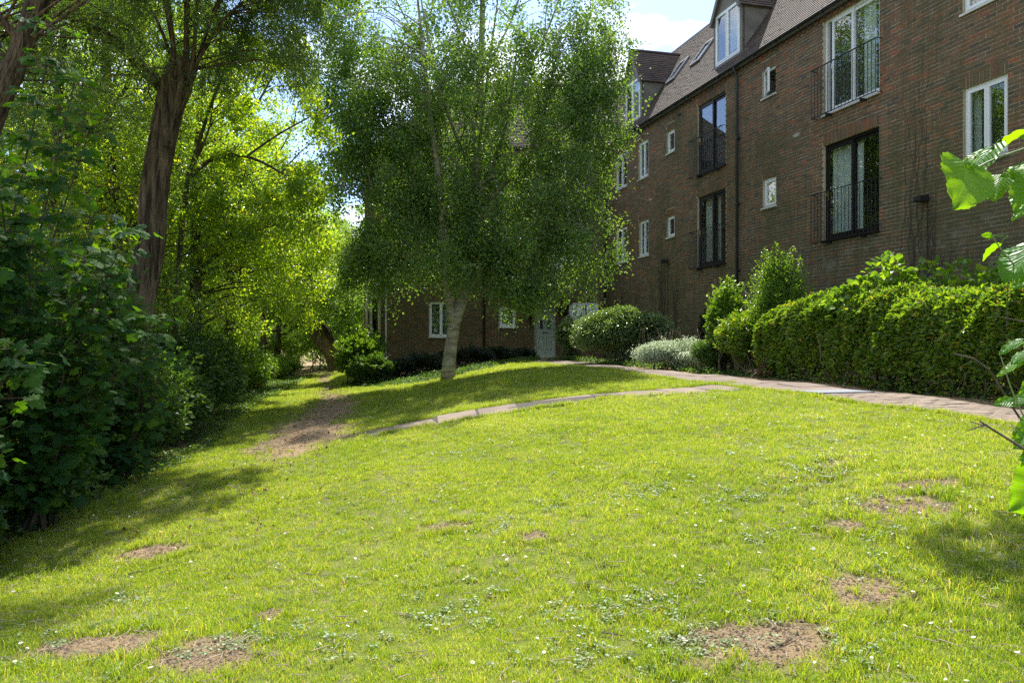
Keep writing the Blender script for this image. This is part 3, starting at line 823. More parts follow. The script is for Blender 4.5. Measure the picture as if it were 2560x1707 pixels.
def balcony_rail(fr, r, ext=0.17, h=1.08, drop=0.03):
    a0, a1, b0, b1 = r; x0, x1 = a0 - ext * 1.3, a1 + ext * 0.5
    y0, y1 = b0 - drop, b0 - drop + h; c = 0.16
    mb = MB()
    mb.add(*fr.box(x0, x1, y1 - .010, y1 + .004, c - .018, c + .018))
    lo = MB(); lo.add(*fr.box(x0, x1, y0, y0 + .012, c - .015, c + .015))
    for x in (x0, x1):      # returns to the wall, slightly curled
        pts = spline([fr.pt(x, y1 - .003, c), fr.pt(x + (.02 if x == x1 else -.02), y1, c * .5), fr.pt(x, y1 - .012, 0.0)], 6)
        mb.add(*tube(pts, 0.009, 5)); lo.add(*tube([fr.pt(x, y0 + .006, c), fr.pt(x, y0 + .006, 0.0)], 0.009, 5))
    for x in (x0 + .25 * (x1 - x0), x0 + .78 * (x1 - x0)):
        lo.add(*fr.box(x - .012, x + .012, y0 - .06, y0 + .002, .0, c + .01))
    rail = mb.build('balcony_railing', M['iron'], bld); lo.build('bottom_rail', M['iron'], rail)
    n = max(9, int(round((x1 - x0) / 0.112)))
    V0, F0_ = tube([(0, 0, 0), (0, 0, y1 - y0 - .014)], 0.0075, 6)
    me = raw_mesh('baluster', V0, F0_[F0_[:, 2] != F0_[:, 3]], M['iron'])
    base = np.array(world_loc(rail))
    for x in np.linspace(x0 + .005, x1 - .005, n):
        o = bpy.data.objects.new('baluster', me); o.location = fr.pt(x, y0 + .012, c) - base; o.parent = rail; COL.objects.link(o)
    return rail

def patio(fr, r, mat, curts=(), label=None, split=0.5, open_left=False, handle=None):
    a0, a1, b0, b1 = r; fw = 0.06; rec = 0.06
    V, Fc = fr.boxes(frame_boxes(a0 + .004, a1 - .004, b0 + .004, b1 - .004, fw, -rec - 0.08, -rec))
    w = obj('patio_door', V, Fc, M[mat], bld)
    if label: w['label'] = label
    m_ = a0 + fw + split * (a1 - a0 - 2 * fw); sw = 0.07
    leaves = [(a0 + fw + (0.16 if open_left else 0.0), m_ + .035, -rec - 0.035, -rec - .002), (m_ - .035, a1 - fw, -rec - 0.072, -rec - .039)]
    for (s0, s1, c0, c1) in leaves:
        V, Fc = fr.boxes(frame_boxes(s0, s1, b0 + fw + .003, b1 - fw - .003, sw, c0, c1)); obj('door_leaf', V, Fc, M[mat], w)
        V, Fc = fr.box(s0 + sw - .01, s1 - sw + .01, b0 + fw + sw - .01, b1 - fw - sw + .01, (c0 + c1) / 2 - .004, (c0 + c1) / 2 + .004); obj('pane', V, Fc, M['glass'], w)
    V, Fc = fr.box(a0 - .02, a1 + .02, b0 - 0.04, b0 + .002, -0.05, 0.05); obj('sill', V, Fc, M['oldwhite' if mat == 'white' else mat], w)
    if handle:
        mb = MB(); hx = leaves[0][0] + 0.035; hz = b0 + 1.0
        mb.add(*fr.box(hx - .02, hx + .02, hz - .11, hz + .11, -rec, -rec + .01)); mb.add(*fr.box(hx - .008, hx + .008, hz - .03, hz + .08, -rec + .03, -rec + .045))
        mb.add(*fr.box(hx - .006, hx + .006, hz - .03, hz - .015, -rec, -rec + .035)); mb.build('handle', M[handle], w)
    room(fr, r, 3.0)
    for (u0, u1) in curts: curtain(fr, a0 + u0 * (a1 - a0), a0 + u1 * (a1 - a0), b0 + .02, b1 - .06, -rec - 0.15, w, 0.03)
    return w

patio(MW, W['patio_up'], 'white', [(0.62, 0.8)], 'white double patio door standing slightly open', open_left=True, handle='white')
patio(MW, W['patio_low'], 'dark', [(0.05, 0.47), (0.5, 0.62), (0.93, 1.0)], 'dark brown double patio door with net curtain', handle='brass')
patio(MW, W['patio_far_up'], 'dark', [(0.9, 1.0)], handle='brass')
patio(MW, W['patio_far_low'], 'dark', [(0.1, 0.4), (0.55, 0.62)], handle='brass')
for k in ('patio_up', 'patio_low', 'patio_far_up', 'patio_far_low'): balcony_rail(MW, W[k])
tag(window(MW, W['small_open'], 1, ajar=0), 'small white casement window swung open')
window(MW, W['small_low'], 1)
window(MW, W['tiny_up'], 1, blinds=True); window(MW, W['tiny_low'], 1, blinds=True)
window(MW, W['pair_up'], 2, blinds=True); window(MW, W['pair_low'], 2, curt=[(0, .25)])
window(MW, W['pair_far_low'], 2, curt=[(0, .4)]); window(MW, W['pair_far_up'], 2)
window(MW, W['right_mid'], 2, curt=[(0.0, 0.2)]); window(MW, W['right_top'], 2)
window(WG, Q['win_left'], 2, blinds=True); window(WG, Q['small'], 1, blinds=True)
window(WG, Q['win_right'], 2, blinds=True); window(WG, Q['win_up'], 2, curt=[(.75, 1.0)])
for k in ('win_up_mid', 'win_up_left', 'win_top', 'win_top_mid', 'win_top_left'): window(WG, Q[k], 2, curt=[(0, .2)])
window(SB, sbh[0], 1, mat='oldwhite')

# front door ---------------------------------------------------------------
a0, a1, b0, b1 = Q['door']
V, Fc = WG.boxes([[a0, a0 + .05, b0, b1, -.12, -.04], [a1 - .05, a1, b0, b1, -.12, -.04], [a0 + .05, a1 - .05, b1 - .05, b1, -.12, -.04]])
dr = obj('front_door', V, Fc, M['door'], bld); dr['label'] = 'pale sage green panelled front door with two slim dark lights'
x0, x1 = a0 + .055, a1 - .055; wd = x1 - x0
def db(u0, u1, z0, z1, c0, c1, nm, mt): 
    V, Fc = WG.box(x0 + u0 * wd, x0 + u1 * wd, b0 + z0, b0 + z1, c0, c1); return obj(nm, V, Fc, M[mt], dr)
Hh = b1 - b0 - .06
# leaf made of stiles and rails with sunk panels
st = [(0, .12, .02, Hh), (.88, 1, .02, Hh), (.45, .55, .02, Hh)]
mb = MB()
for (u0, u1, z0, z1) in st: mb.add(*WG.box(x0 + u0 * wd, x0 + u1 * wd, b0 + z0, b0 + z1, -.10, -.055))
for (u0, u1) in ((.12, .45), (.55, .88)):
    for (z0, z1) in ((.02, .22), (.74, 1.02), (1.40, 1.50), (Hh - .12, Hh)):
        mb.add(*WG.box(x0 + u0 * wd, x0 + u1 * wd, b0 + z0, b0 + z1, -.10, -.0555))
mb.build('door_leaf', M['door'], dr)
for (u0, u1) in ((.12, .45), (.55, .88)):
    db(u0 + .04, u1 - .04, .25, .71, -.085, -.063, 'panel', 'door'); db(u0, u1, .22, .74, -.10, -.08, 'panel', 'door')
    db(u0, u1, 1.50, Hh - .12, -.10, -.08, 'panel', 'door'); db(u0 + .05, u1 - .05, 1.54, Hh - .16, -.085, -.066, 'panel', 'door')
    db(u0, u1, 1.02, 1.40, -.10, -.075, 'panel', 'door')
    um = (u0 + u1) / 2; db(um - .085, um + .085, 1.05, 1.38, -.079, -.070, 'pane', 'iron')
db(.34, .66, .86, .93, -.056, -.045, 'letterbox', 'steel')
db(.93, .97, 1.0, 1.06, -.056, -.03, 'handle', 'steel'); db(.485, .515, 1.55, 1.62, -.056, -.03, 'knocker', 'steel')
db(-.07, 1.07, -.03, .018, -.12, .03, 'threshold', 'oldwhite')
V, Fc = WG.box(a0 - .05, a1 + .06, b0 - .16, b0 - .035, -.02, .32); obj('doorstep', V, Fc, M['brick_wing'], bld)
room(WG, Q['door'], 1.5)

# gabled canopy over the door ------------------------------------------------
cx = 4.74 + (1371 - 1280) / F * 29.6; zap = EYE + (853 - 676) / F * 29.6; zend = EYE + (853 - 757) / F * 29.6; hw = 0.84
cp = empty('door_canopy', WG.pt(cx, zend, 0), parent=None); cp.parent = bld; cp.location = Vector(WG.pt(cx, zend, 0)) - world_loc(bld)
for sgn in (-1, 1):
    e1 = nz(np.array([sgn * hw, 0, zend - zap])); nn = nz(np.array([sgn * (zap - zend), 0, hw]))
    ln = math.hypot(hw, zap - zend)
    fr = Frame(WG.pt(cx, zap, 0.0), e1, (0, -1, 0), nn)
    V, Fc = fr.box(0, ln, 0.0, 0.80, -.03, 0.0); obj('roof_slope', V, Fc, M['timber'], cp)
    rows = []
    for k in range(int(ln / .1)):
        for j in range(5):
            rows.append([k * .1 + .002, k * .1 + .098, j * .16 + (.0 if k % 2 else .0) + .002, j * .16 + .158, .001, .018])
    V, Fc = fr.boxes(rows); obj('tiles', V, Fc, M['tile'], cp, kind='stuff')
    V, Fc = fr.box(-.02, ln + .06, .80, .83, -.13, .03); obj('bargeboard', V, Fc, M['bark2' if sgn > 0 else 'timber'], cp)
    # bracket
    bx_ = cx + sgn * (hw - .16)
    mb = MB()
    mb.add(*WG.box(bx_ - .045, bx_ + .045, zend - .85, zend, 0.012, .09)); mb.add(*WG.box(bx_ - .04, bx_ + .04, zend - .1, zend - .01, .09, .72))
    mb.add(*tube(spline([WG.pt(bx_, zend - .8, .08), WG.pt(bx_, zend - .45, .22), WG.pt(bx_, zend - .08, .62)], 7), .045, 6))
    mb.build('bracket', M['timber'], cp)
mb = MB(); mb.add(WG.pt([cx - hw + .12, cx + hw - .12, cx], [zend, zend, zap - .14], [.70] * 3), [[0, 1, 2]]); mb.build('gable_board', M['timber'], cp)

# roofs ---------------------------------------------------------------------
def tile_slope(fr, a0, a1, ln, parent, name='tiles', keyf=None, n_single=0, clip=None, mat='tile', w=0.165, g=0.1):
    rows = []
    nr = int(ln / g)
    for k in range(nr):
        st = a0 - (w / 2 if k % 2 else 0); aa = np.arange(st, a1, w)
        rows.append(np.stack([np.maximum(aa + .002, a0), np.minimum(aa + w - .002, a1), np.full(len(aa), k * g), np.full(len(aa), (k + 1) * g + .03)], -1))
    rows = np.concatenate(rows); rows = rows[rows[:, 1] - rows[:, 0] > .02]
    if clip is not None: rows = rows[clip((rows[:, 0] + rows[:, 1]) / 2, (rows[:, 2] + rows[:, 3]) / 2)]
    r_ = np.random.default_rng(3); lift = np.abs(r_.normal(0.0, .003, len(rows)))
    n = len(rows)
    # wedge: lower edge raised
    A = np.stack([rows[:, 0], rows[:, 0], rows[:, 0], rows[:, 0], rows[:, 1], rows[:, 1], rows[:, 1], rows[:, 1]], -1)
    B = np.stack([rows[:, 2], rows[:, 2], rows[:, 3], rows[:, 3]] * 2, -1)
    Cc = np.stack([.004 + 0 * lift, .036 + lift, .0 * lift, .014 + lift] * 2, -1)
    Fb = BOXF[[0, 1, 2, 5]]
    keep = np.arange(n)
    if keyf is not None and n_single:
        key = keyf((rows[:, 0] + rows[:, 1]) / 2, rows[:, 2]); order = np.argsort(key)[:n_single]; order = order[key[order] < 1e8]
        keep = np.setdiff1d(keep, order)
        base = np.array(world_loc(parent))
        F0 = Frame((0, 0, 0), (1, 0, 0), (0, 1, 0), (0, 0, 1)); cache = {}
        rot = Matrix(((fr.u[0], fr.v[0], fr.n[0]), (fr.u[1], fr.v[1], fr.n[1]), (fr.u[2], fr.v[2], fr.n[2]))).to_4x4()
        for i in order:
            wk = round((rows[i, 1] - rows[i, 0]) * 50)
            if wk not in cache:
                V = F0.pt(A[i] - A[i, 0], B[i] - B[i, 0], Cc[i]); cache[wk] = raw_mesh('tile', V, Fb, M[mat])
            o = bpy.data.objects.new('tile', cache[wk]); p = fr.pt(A[i, 0], B[i, 0], 0.0) - base
            o.matrix_local = Matrix.Translation(Vector(p)) @ rot; o.parent = parent; COL.objects.link(o)
    V = fr.pt(A[keep], B[keep], Cc[keep]).reshape(-1, 3)
    Fc = ((np.arange(len(keep)) * 8)[:, None, None] + Fb[None]).reshape(-1, 4)
    return obj(name, V, Fc, M[mat], parent, kind='stuff')

t = 1.38; sl = math.atan(t); OV = 0.16
MR = Frame(MW.pt(0, EAVE - OV * t + .06, OV), MW.u, MW.n * -math.cos(sl) + np.array([0, 0, 1]) * math.sin(sl), MW.n * math.sin(sl) + np.array([0, 0, 1]) * math.cos(sl))
LR = (2.6 + OV) / math.cos(sl)
V, Fc = MR.box(-4.6, 24.2, 0.0, LR, -.08, -.003)
roof = obj('roof', V, Fc, M['lead'], bld)
def rkey(a, b):
    p = MR.pt(a, b, 0)
    px = p[:, 0] / p[:, 1] * F + 1280; py = 853 - (p[:, 2] - EYE) / p[:, 1] * F
    return np.where((px < 2060) & (py > 4) & ~((px > 1780) & (px < 1960) & (py < 120)), p[:, 1], 1e9)
DW = []   # dormers: a centre on the wall line
def dorm_a(pxl, pxr):
    k0, k1_ = (pxl - 1280) / F, (pxr - 1280) / F
    Dm = D0 + .22
    Y0, Y1 = Dm / (.9659 * k0 + .2588), Dm / (.9659 * k1_ + .2588)
    f = lambda k, Y: (np.array([k * Y, Y]) - C0[:2]) @ MW.u[:2]
    return f(k0, Y0), f(k1_, Y1)
DORM = []
_a = dorm_a(1567, 1604.6); DORM.append(((_a[0] + _a[1]) / 2, abs(_a[1] - _a[0])))
_a = dorm_a(1784, 1856); DORM.append(((_a[0] + _a[1]) / 2, abs(_a[1] - _a[0])))
DWID = DORM[1][1]
DORM = [(dorm_a(1567, 1604.6)[1] - DWID / 2, DWID), (DORM[1][0], DWID)]
DORM.append((DORM[1][0] + (DORM[1][0] - DORM[0][0]), DWID))
DZE = EYE + 7.5 + 0.0   # dormer eaves fixed below
DZE = EYE + 9.15 - 0.0; DZA = EYE + 10.36; DZB = EYE + 7.74
def rclip(a, b):
    p = MR.pt(a, b, 0)
    ok = np.ones(len(a), bool)
    for (ac, w) in DORM: ok &= ~((np.abs(a - ac) < w / 2 - .05) & (p[:, 2] > DZB) & (p[:, 2] < DZE))
    return ok
tile_slope(MR, -4.6, 24.2, LR, roof, 'tiles', rkey, 300, rclip)
ridge_c = -2.6
V, Fc = MW.boxes([[-4.6, 24.2, EAVE + 2.6 * t - .02, EAVE + 2.6 * t + .10, ridge_c - .25, ridge_c + .05]]); obj('roof_coping', V, Fc, M['lead'], roof)
V, Fc = MW.boxes([[-4.6, 24.2, EAVE + 2.6 * t - .15, EAVE + 2.6 * t + .03, ridge_c - 7.0, ridge_c - .26]]); obj('flat_roof', V, Fc, M['lead'], roof)
# wing roof
tw = 1.17; sw_ = math.atan(tw)
WR = Frame((-4.74, 30.3 - OV, EAVE - OV * tw + .06), (1, 0, 0), (0, math.cos(sw_), math.sin(sw_)), (0, -math.sin(sw_), math.cos(sw_)))
LW = (2.7 + OV) / math.cos(sw_)
hipc = lambda a, b: (a > -.15 + b * math.cos(sw_) * 0.9)
mb = MB(); mb.add(WR.pt([-.2, 11.5, 11.5, 2.35], [0, 0, LW, LW], -.01), [[0, 1, 2, 3]]); roof2 = mb.build('roof', M['lead'], bld)
tile_slope(WR, -.2, 11.5, LW, roof2, 'tiles', clip=hipc)
HP = Frame((-4.74 - .14, 30.1, EAVE - OV * tw + .06), (0, 1, 0), nz(np.array([1, 0, 1.25])), nz(np.array([-1.25, 0, 1])))
mb = MB(); mb.add(HP.pt([0, 9, 6.5, 2.7], [0, 0, 3.7, 3.7], -.01), [[0, 1, 2, 3]]); roof3 = mb.build('roof', M['lead'], bld)
tile_slope(HP, 0, 9, 3.7, roof3, 'tiles', clip=lambda a, b: a > b * .62 * 1.15)
V, Fc = WF.box(-5.9, -4.75, EAVE - .02, EAVE + .05, -40, -31.0); obj('flat_roof', V, Fc, M['lead'], roof3)
# gutters
def gutter(fr, a0, a1, z, c):
    n = 9; th = np.linspace(0, math.pi, n)
    V = []
    for a in (a0, a1):
        for k in th: V.append(fr.pt(a, z - .055 * math.sin(k), c + .055 * math.cos(k)))
        for k in th[::-1]: V.append(fr.pt(a, z - .048 * math.sin(k), c + .048 * math.cos(k)))
    m_ = 2 * n; i = np.arange(m_)
    q = np.stack([i, (i + 1) % m_, m_ + (i + 1) % m_, m_ + i], -1)
    g = obj('gutter', np.array(V), q, M['pipe'], bld, smooth=False)
    V, Fc = fr.box(a0, a1, z - .10, z + .015, -.0, .10); obj('fascia', V, Fc, M['pipe'], g)
    for x in np.arange(a0 + .4, a1, .9):
        V, Fc = fr.box(x - .012, x + .012, z - .07, z - .055, .10, c + .06); obj('gutter_bracket', V, Fc, M['pipe'], g)
gutter(MW, 0.05, 24.1, EAVE - .12, .17)
gutter(WG, -.1, 8.2, EAVE - .10, .17)
# projecting dentil bricks below the gutter
aa = np.arange(0.2, 23.9, .225); V, Fc = MW.boxes(np.c_[aa, aa + .105, np.full(len(aa), EAVE - .295), np.full(len(aa), EAVE - .24), np.full(len(aa), 0), np.full(len(aa), .035)])
obj('dentil_course', V, Fc, M['brick'], bld, kind='stuff')
V, Fc = MW.box(0.1, 24, EAVE - .238, EAVE - .17, 0, .04); obj('corbel_course', V, Fc, M['brick'], bld)

def downpipe(fr, a, z0, z1, c=.075, swan=True, mat='pipe', r=.036):
    pts = [fr.pt(a, z0, c), fr.pt(a, z1 - .45, c)]
    if swan: pts = [fr.pt(a, z0, c), fr.pt(a, z1 - .42, c), fr.pt(a, z1 - .30, c + .05), fr.pt(a, z1 - .2, .17), fr.pt(a, z1 - .1, .17)]
    V, q = tube(pts, r, 12)
    o = MB().add(V, q).build('downpipe', M[mat], bld, smooth=True)
    for z in np.arange(z0 + .9, z1 - .5, 1.75):
        V, Fc = fr.box(a - .065, a + .065, z - .02, z + .02, 0.01, c + .045); obj('pipe_clip', V, Fc, M[mat], o)
    return o
downpipe(MW, mw_a(1848.5)[0], .9, EAVE)
downpipe(WG, (1210 - 1280) / F * 30.3 + 4.74, .4, EAVE)
downpipe(WG, 8.376 - .12, .6, EAVE)
downpipe(SB, 0.95, .6, EAVE, c=.05, swan=False, mat='oldwhite', r=.05)
downpipe(SB, 0.10, .6, EAVE - 3, c=.05, swan=False, mat='oldwhite', r=.05)
V, Fc = WG.box(-.06, .0, .4, 4.2, -.05, .02); obj('corner_board', V, Fc, M['oldwhite'], bld)

# dormers -------------------------------------------------------------------
for di, (ac, wd_) in enumerate(DORM):
    f = -.22                     # front plane, c value
    base = MW.pt(ac, DZB, f)
    dm = empty('dormer', (0, 0, 0)); dm.parent = bld; dm.location = Vector(base) - world_loc(bld)
    h = wd_ / 2
    dE = (DZE - EAVE) / t; dA = (DZA - EAVE) / t; dB = max((DZB - EAVE) / t, .22)
    # front with window opening
    wa0, wa1, wb0, wb1 = ac - h + .13, ac + h - .13, DZB + .10, DZE + .12
    mb = MB()
    FR = Frame(MW.pt(0, 0, f), MW.u, MW.v, MW.n)
    for q in ([ac - h, wa0, DZB - .25, DZE], [wa1, ac + h, DZB - .25, DZE], [wa0, wa1, DZB - .25, wb0]):
        mb.add(*FR.box(q[0], q[1], q[2], q[3], -.08, 0))
    zz = lambda a: DZA - abs(a - ac) / h * (DZA - DZE)
    pl = [(ac - h, DZE), (wa0, DZE), (wa0, wb1), (wa0, zz(wa0))]
    mb.add(FR.pt(*zip(*[(x, y, 0) for x, y in pl])), [[0, 1, 2, 3]])
    pl = [(wa1, DZE), (ac + h, DZE), (wa1, zz(wa1)), (wa1, wb1)]
    mb.add(FR.pt(*zip(*[(x, y, 0) for x, y in pl])), [[0, 1, 2, 3]])
    mb.add(FR.pt([wa0, wa1, wa1, wa0], [wb1, wb1, zz(wa1), zz(wa0)], 0), [[0, 1, 2, 3]])
    mb.add(FR.pt([wa0, wa1, ac], [zz(wa0), zz(wa1), DZA], 0), [[0, 1, 2]])
    # cheeks
    for s in (-1, 1):
        a = ac + s * h
        mb.add(MW.pt([a] * 4, [DZB - .25, DZB, DZE, DZE], [f, f, -dE, f]), [[0, 1, 2, 3]])
        mb.add(MW.pt([a] * 3, [DZB - .25, DZB + .02, DZE], [f - .3, -dE, -dE]), [[0, 1, 2]])
    mb.build('dormer_wall', M['render'], dm)
    V, Fc = FR.box(ac - h - .02, ac + h + .02, DZB - .06, DZB + .06, 0.003, .05); obj('apron', V, Fc, M['lead'], dm)
    V, Fc = FR.boxes(frame_boxes(wa0, wa1, wb0, wb1, .05, -.06, .012) + [[(wa0 + wa1) / 2 - .03, (wa0 + wa1) / 2 + .03, wb0 + .05, wb1 - .05, -.06, .010]]); obj('window_frame', V, Fc, M['white'], dm)
    for q0, q1 in ((wa0 + .05, (wa0 + wa1) / 2 - .03), ((wa0 + wa1) / 2 + .03, wa1 - .05)):
        V, Fc = FR.boxes(frame_boxes(q0, q1, wb0 + .05, wb1 - .05, .04, -.04, .02)); obj('sash', V, Fc, M['white'], dm)
        V, Fc = FR.box(q0 + .035, q1 - .035, wb0 + .085, wb1 - .085, -.015, -.008); obj('pane', V, Fc, M['glass'], dm)
    V, Fc = FR.box(wa0 + .06, wa1 - .06, wb0 + .06, wb1 - .06, -.30, -.29); obj('blind', V, Fc, M['curtain'], dm)
    # roof slopes: run back to the main roof
    hyp = math.hypot(h, DZA - DZE)
    for s in (-1, 1):
        vdir = nz(-s * MW.u * h + np.array([0, 0, 1]) * (DZA - DZE)); nn = nz(s * MW.u * (DZA - DZE) + np.array([0, 0, 1]) * h)
        fr = Frame(MW.pt(ac + s * (h + .07), DZE - .07 * (DZA - DZE) / h, f + .10), -MW.n, vdir, nn)
        L_ = hyp + .14
        cl = lambda a, b, L_=L_: a < (dE + f + .20) + (dA - dE) * np.clip(b / L_, 0, 1)
        mb = MB(); mb.add(fr.pt([0, dE + f + .16, dA + f + .16, 0], [0, 0, L_, L_], -.005), [[0, 1, 2, 3]]); mb.build('roof_slope', M['lead'], dm)
        tile_slope(fr, 0, dA + f + .3, L_, dm, 'tiles', clip=cl, w=.165, g=.1)
        V, Fc = fr.box(-.02, .0, 0, L_, -.10, .01); obj('bargeboard', V, Fc, M['render'], dm)
    mb = MB(); mb.add(*tube([MW.pt(ac, DZA + .045, f + .10), MW.pt(ac, DZA + .045, -dA + .05)], .05, 8)); mb.build('ridge_tile', M['tile'], dm)

# skylights -------------------------------------------------------------------
for (pxb, d_) in ((1692, .98), (1752, 1.02)):
    k = (pxb - 1280) / F; Y = (D0 + 1.2) / (.9659 * k + .2588); ap = (np.array([k * Y, Y]) - C0[:2]) @ MW.u[:2]
    b_ = (d_ + OV) / math.cos(sl)
    fr = Frame(MR.pt(ap, b_, 0), MR.u, MR.v, MR.n)
    V, Fc = fr.boxes(frame_boxes(-.33, .33, 0, 1.0, .07, -.02, .09)); sk = obj('skylight', V, Fc, M['lead'], bld)
    V, Fc = fr.boxes(frame_boxes(-.27, .27, .06, .94, .045, .0, .10)); obj('skylight_frame', V, Fc, M['steel'], sk)
    V, Fc = fr.box(-.23, .23, .10, .90, .055, .062); obj('pane', V, Fc, M['glass'], sk)
    V, Fc = fr.box(-.23, .23, .10, .90, .03, .035); obj('blind', V, Fc, M['curtain'], sk)

# small things fixed to the wall
def wall_lamp(px, py, w, hgt, cable_len):
    a, Y = mw_a(px); z = EYE + (853 - py) / F * Y
    mb = MB(); mb.add(*MW.box(a - w / 2, a + w / 2, z - hgt / 2, z + hgt / 2, .05, .20)); mb.add(*MW.box(a + w * .1, a + w * .35, z - hgt / 2, z + hgt * .8, .008, .05))
    mb.add(*MW.box(a - w * .45, a + w * .45, z - hgt * .35, z + hgt * .3, .20, .215))
    lm = mb.build('wall_lamp', M['iron'], bld)
    V, q = tube([MW.pt(a + w * .25, z, .02), MW.pt(a + w * .27, z - cable_len, .02)], .008, 5); MB().add(V, q).build('cable', M['iron'], lm)
wall_lamp(2316, 498, .19, .10, 2.3); wall_lamp(1669, 653, .16, .10, 1.6)
for (px, py) in ((1992, 338), (1627, 499), (1698, 288)):
    a, Y = mw_a(px); z = EYE + (853 - py) / F * Y
    V, Fc = MW.boxes([[a - .11, a + .11, z - .035 + i * .02, z - .025 + i * .02, .005, .02] for i in range(4)]); obj('air_vent', V, Fc, M['oldwhite' if py > 300 else 'dark'], bld)

# ------------------------------------------------------------------ paving
def slab_mat(name, c0, c1):
    m, nt, N, L, out = new_mat(name)
    rnd = rand_node(N, L); cr = ramp(N, [(0, c0), (1, c1)]); L.new(rnd, cr.inputs['Fac'])
    geo = N.new('ShaderNodeNewGeometry')
    n1 = noise(N, L, 3.0, 7, .65, vec=geo.outputs['Position']); n2 = noise(N, L, 70, 4, .6, vec=geo.outputs['Position'])
    r1 = ramp(N, [(.3, (.72, .70, .66)), (.7, (1.15, 1.13, 1.1))]); L.new(n1.outputs['Fac'], r1.inputs['Fac'])
    v = N.new('ShaderNodeMix'); v.data_type = 'RGBA'; v.blend_type = 'MULTIPLY'; v.inputs[0].default_value = 1
    L.new(cr.outputs['Color'], v.inputs[6]); L.new(r1.outputs['Color'], v.inputs[7])
    pb = N.new('ShaderNodeBsdfPrincipled'); pb.inputs['Roughness'].default_value = .9; L.new(v.outputs[2], pb.inputs['Base Color'])
    bp = N.new('ShaderNodeBump'); bp.inputs['Strength'].default_value = .4; bp.inputs['Distance'].default_value = .008
    L.new(n2.outputs['Fac'], bp.inputs['Height']); L.new(bp.outputs[0], pb.inputs['Normal'])
    L.new(pb.outputs[0], out.inputs['Surface']); return m
M['slab'] = slab_mat('pink_grey_slab', (0.155, 0.115, 0.092), (0.215, 0.165, 0.13))
M['paver'] = slab_mat('buff_block_paver', (0.165, 0.125, 0.092), (0.24, 0.185, 0.138))
M['sand'] = plain_mat('joint_sand', (0.045, 0.038, 0.026), .95, var=.3, scale=20)

def slab(corners, th, mat, parent, name='slab', lift=.03, tilt=0.0):
    """corners: 4 xy points, ccw"""
    c = np.asarray(corners, float); ctr = c.mean(0)
    z = gz(c[:, 0], c[:, 1]) + lift
    # best plane through the corners, so that the slab stays flat
    A = np.c_[c - ctr, np.ones(4)]; s = np.linalg.lstsq(A, z, rcond=None)[0]
    z = A @ s + rng.normal(0, .003) + (c - ctr) @ rng.normal(0, .004, 2)
    i_ = ctr + (c - ctr) * (1 - .012 / np.linalg.norm(c - ctr, axis=1, keepdims=True))
    V = np.r_[np.c_[i_, z], np.c_[c, z - .006], np.c_[c, z - th]]
    q = [[0, 1, 2, 3]] + [[4 + k, 4 + (k + 1) % 4, (k + 1) % 4, k] for k in range(4)] + [[8 + k, 8 + (k + 1) % 4, 4 + (k + 1) % 4, 4 + k] for k in range(4)]
    return obj(name, V, np.array(q), M[mat], parent)

pp = np.array([(xD(7.5, y), y) for y in np.linspace(3, 26.5, 30)] + [(0.95, 28.6), (1.15, 29.85)])
def ribbon(name, pts, half, mat, lift, parent=None):
    pts = spline(np.c_[pts, np.zeros(len(pts))], 160)[:, :2]; tg = nz(np.gradient(pts, axis=0)); nn = np.c_[-tg[:, 1], tg[:, 0]]
    cols = [pts + nn * s * half for s in (-1, -.5, 0, .5, 1)]
    V = []
    for c in cols: V.append(np.c_[c, gz(c[:, 0], c[:, 1]) + lift])
    V = np.stack(V, 1).reshape(-1, 3); n = len(pts)
    i, j = np.meshgrid(np.arange(n - 1), np.arange(4), indexing='ij')
    q = np.stack([i * 5 + j, i * 5 + j + 1, (i + 1) * 5 + j + 1, (i + 1) * 5 + j], -1).reshape(-1, 4)
    return obj(name, V, q, M[mat], parent)
path = ribbon('path', pp, 0.52, 'sand', .012); tag(path, kind='structure')
garden_path = ribbon('stepping_path', SP, 0.42, 'sand', .008); tag(garden_path, kind='structure')
# slabs of the branch path: one row, laid along its line
cur = spline(np.c_[SP, np.zeros(len(SP))], 400)[:, :2]; sd = np.r_[0, np.cumsum(np.linalg.norm(np.diff(cur, axis=0), axis=1))]
at = lambda s: np.array([np.interp(s, sd, cur[:, 0]), np.interp(s, sd, cur[:, 1])])
s0 = .35
while s0 + .60 < sd[-1] + .05:
    L_ = .62; a, b = at(s0), at(s0 + L_ - .035); tg = nz(b - a); nn = np.array([-tg[1], tg[0]]) * .46
    sh = rng.normal(0, .012, 2)
    slab([a + nn + sh, a - nn + sh, b - nn + sh, b + nn + sh], .05, 'slab', garden_path, lift=.016); s0 += L_
# main path: large slabs far, block pavers near
def along(y0, y1, D_): return np.array([xD(D_, y0), y0])
y = 29.6; DL = [6.98, 7.47, 7.96]
s_list = []
for j in range(2):
    yy = 28.2 - (.2 if j else 0)
    while yy > 11.7:
        y2 = yy - .58
        c = [(xD(DL[j] + .008, yy), yy), (xD(DL[j] + .008, y2 + .014), y2 + .014), (xD(DL[j + 1] - .008, y2 + .014), y2 + .014), (xD(DL[j + 1] - .008, yy), yy)]
        slab(c, .05, 'slab', path); yy = y2
for k in range(3):
    y0_ = 28.3 + k * .52
    slab([(.35, y0_), (.35 , y0_ + .50), (1.75, y0_ + .50), (1.75, y0_)][::-1], .05, 'slab', path, lift=.034)
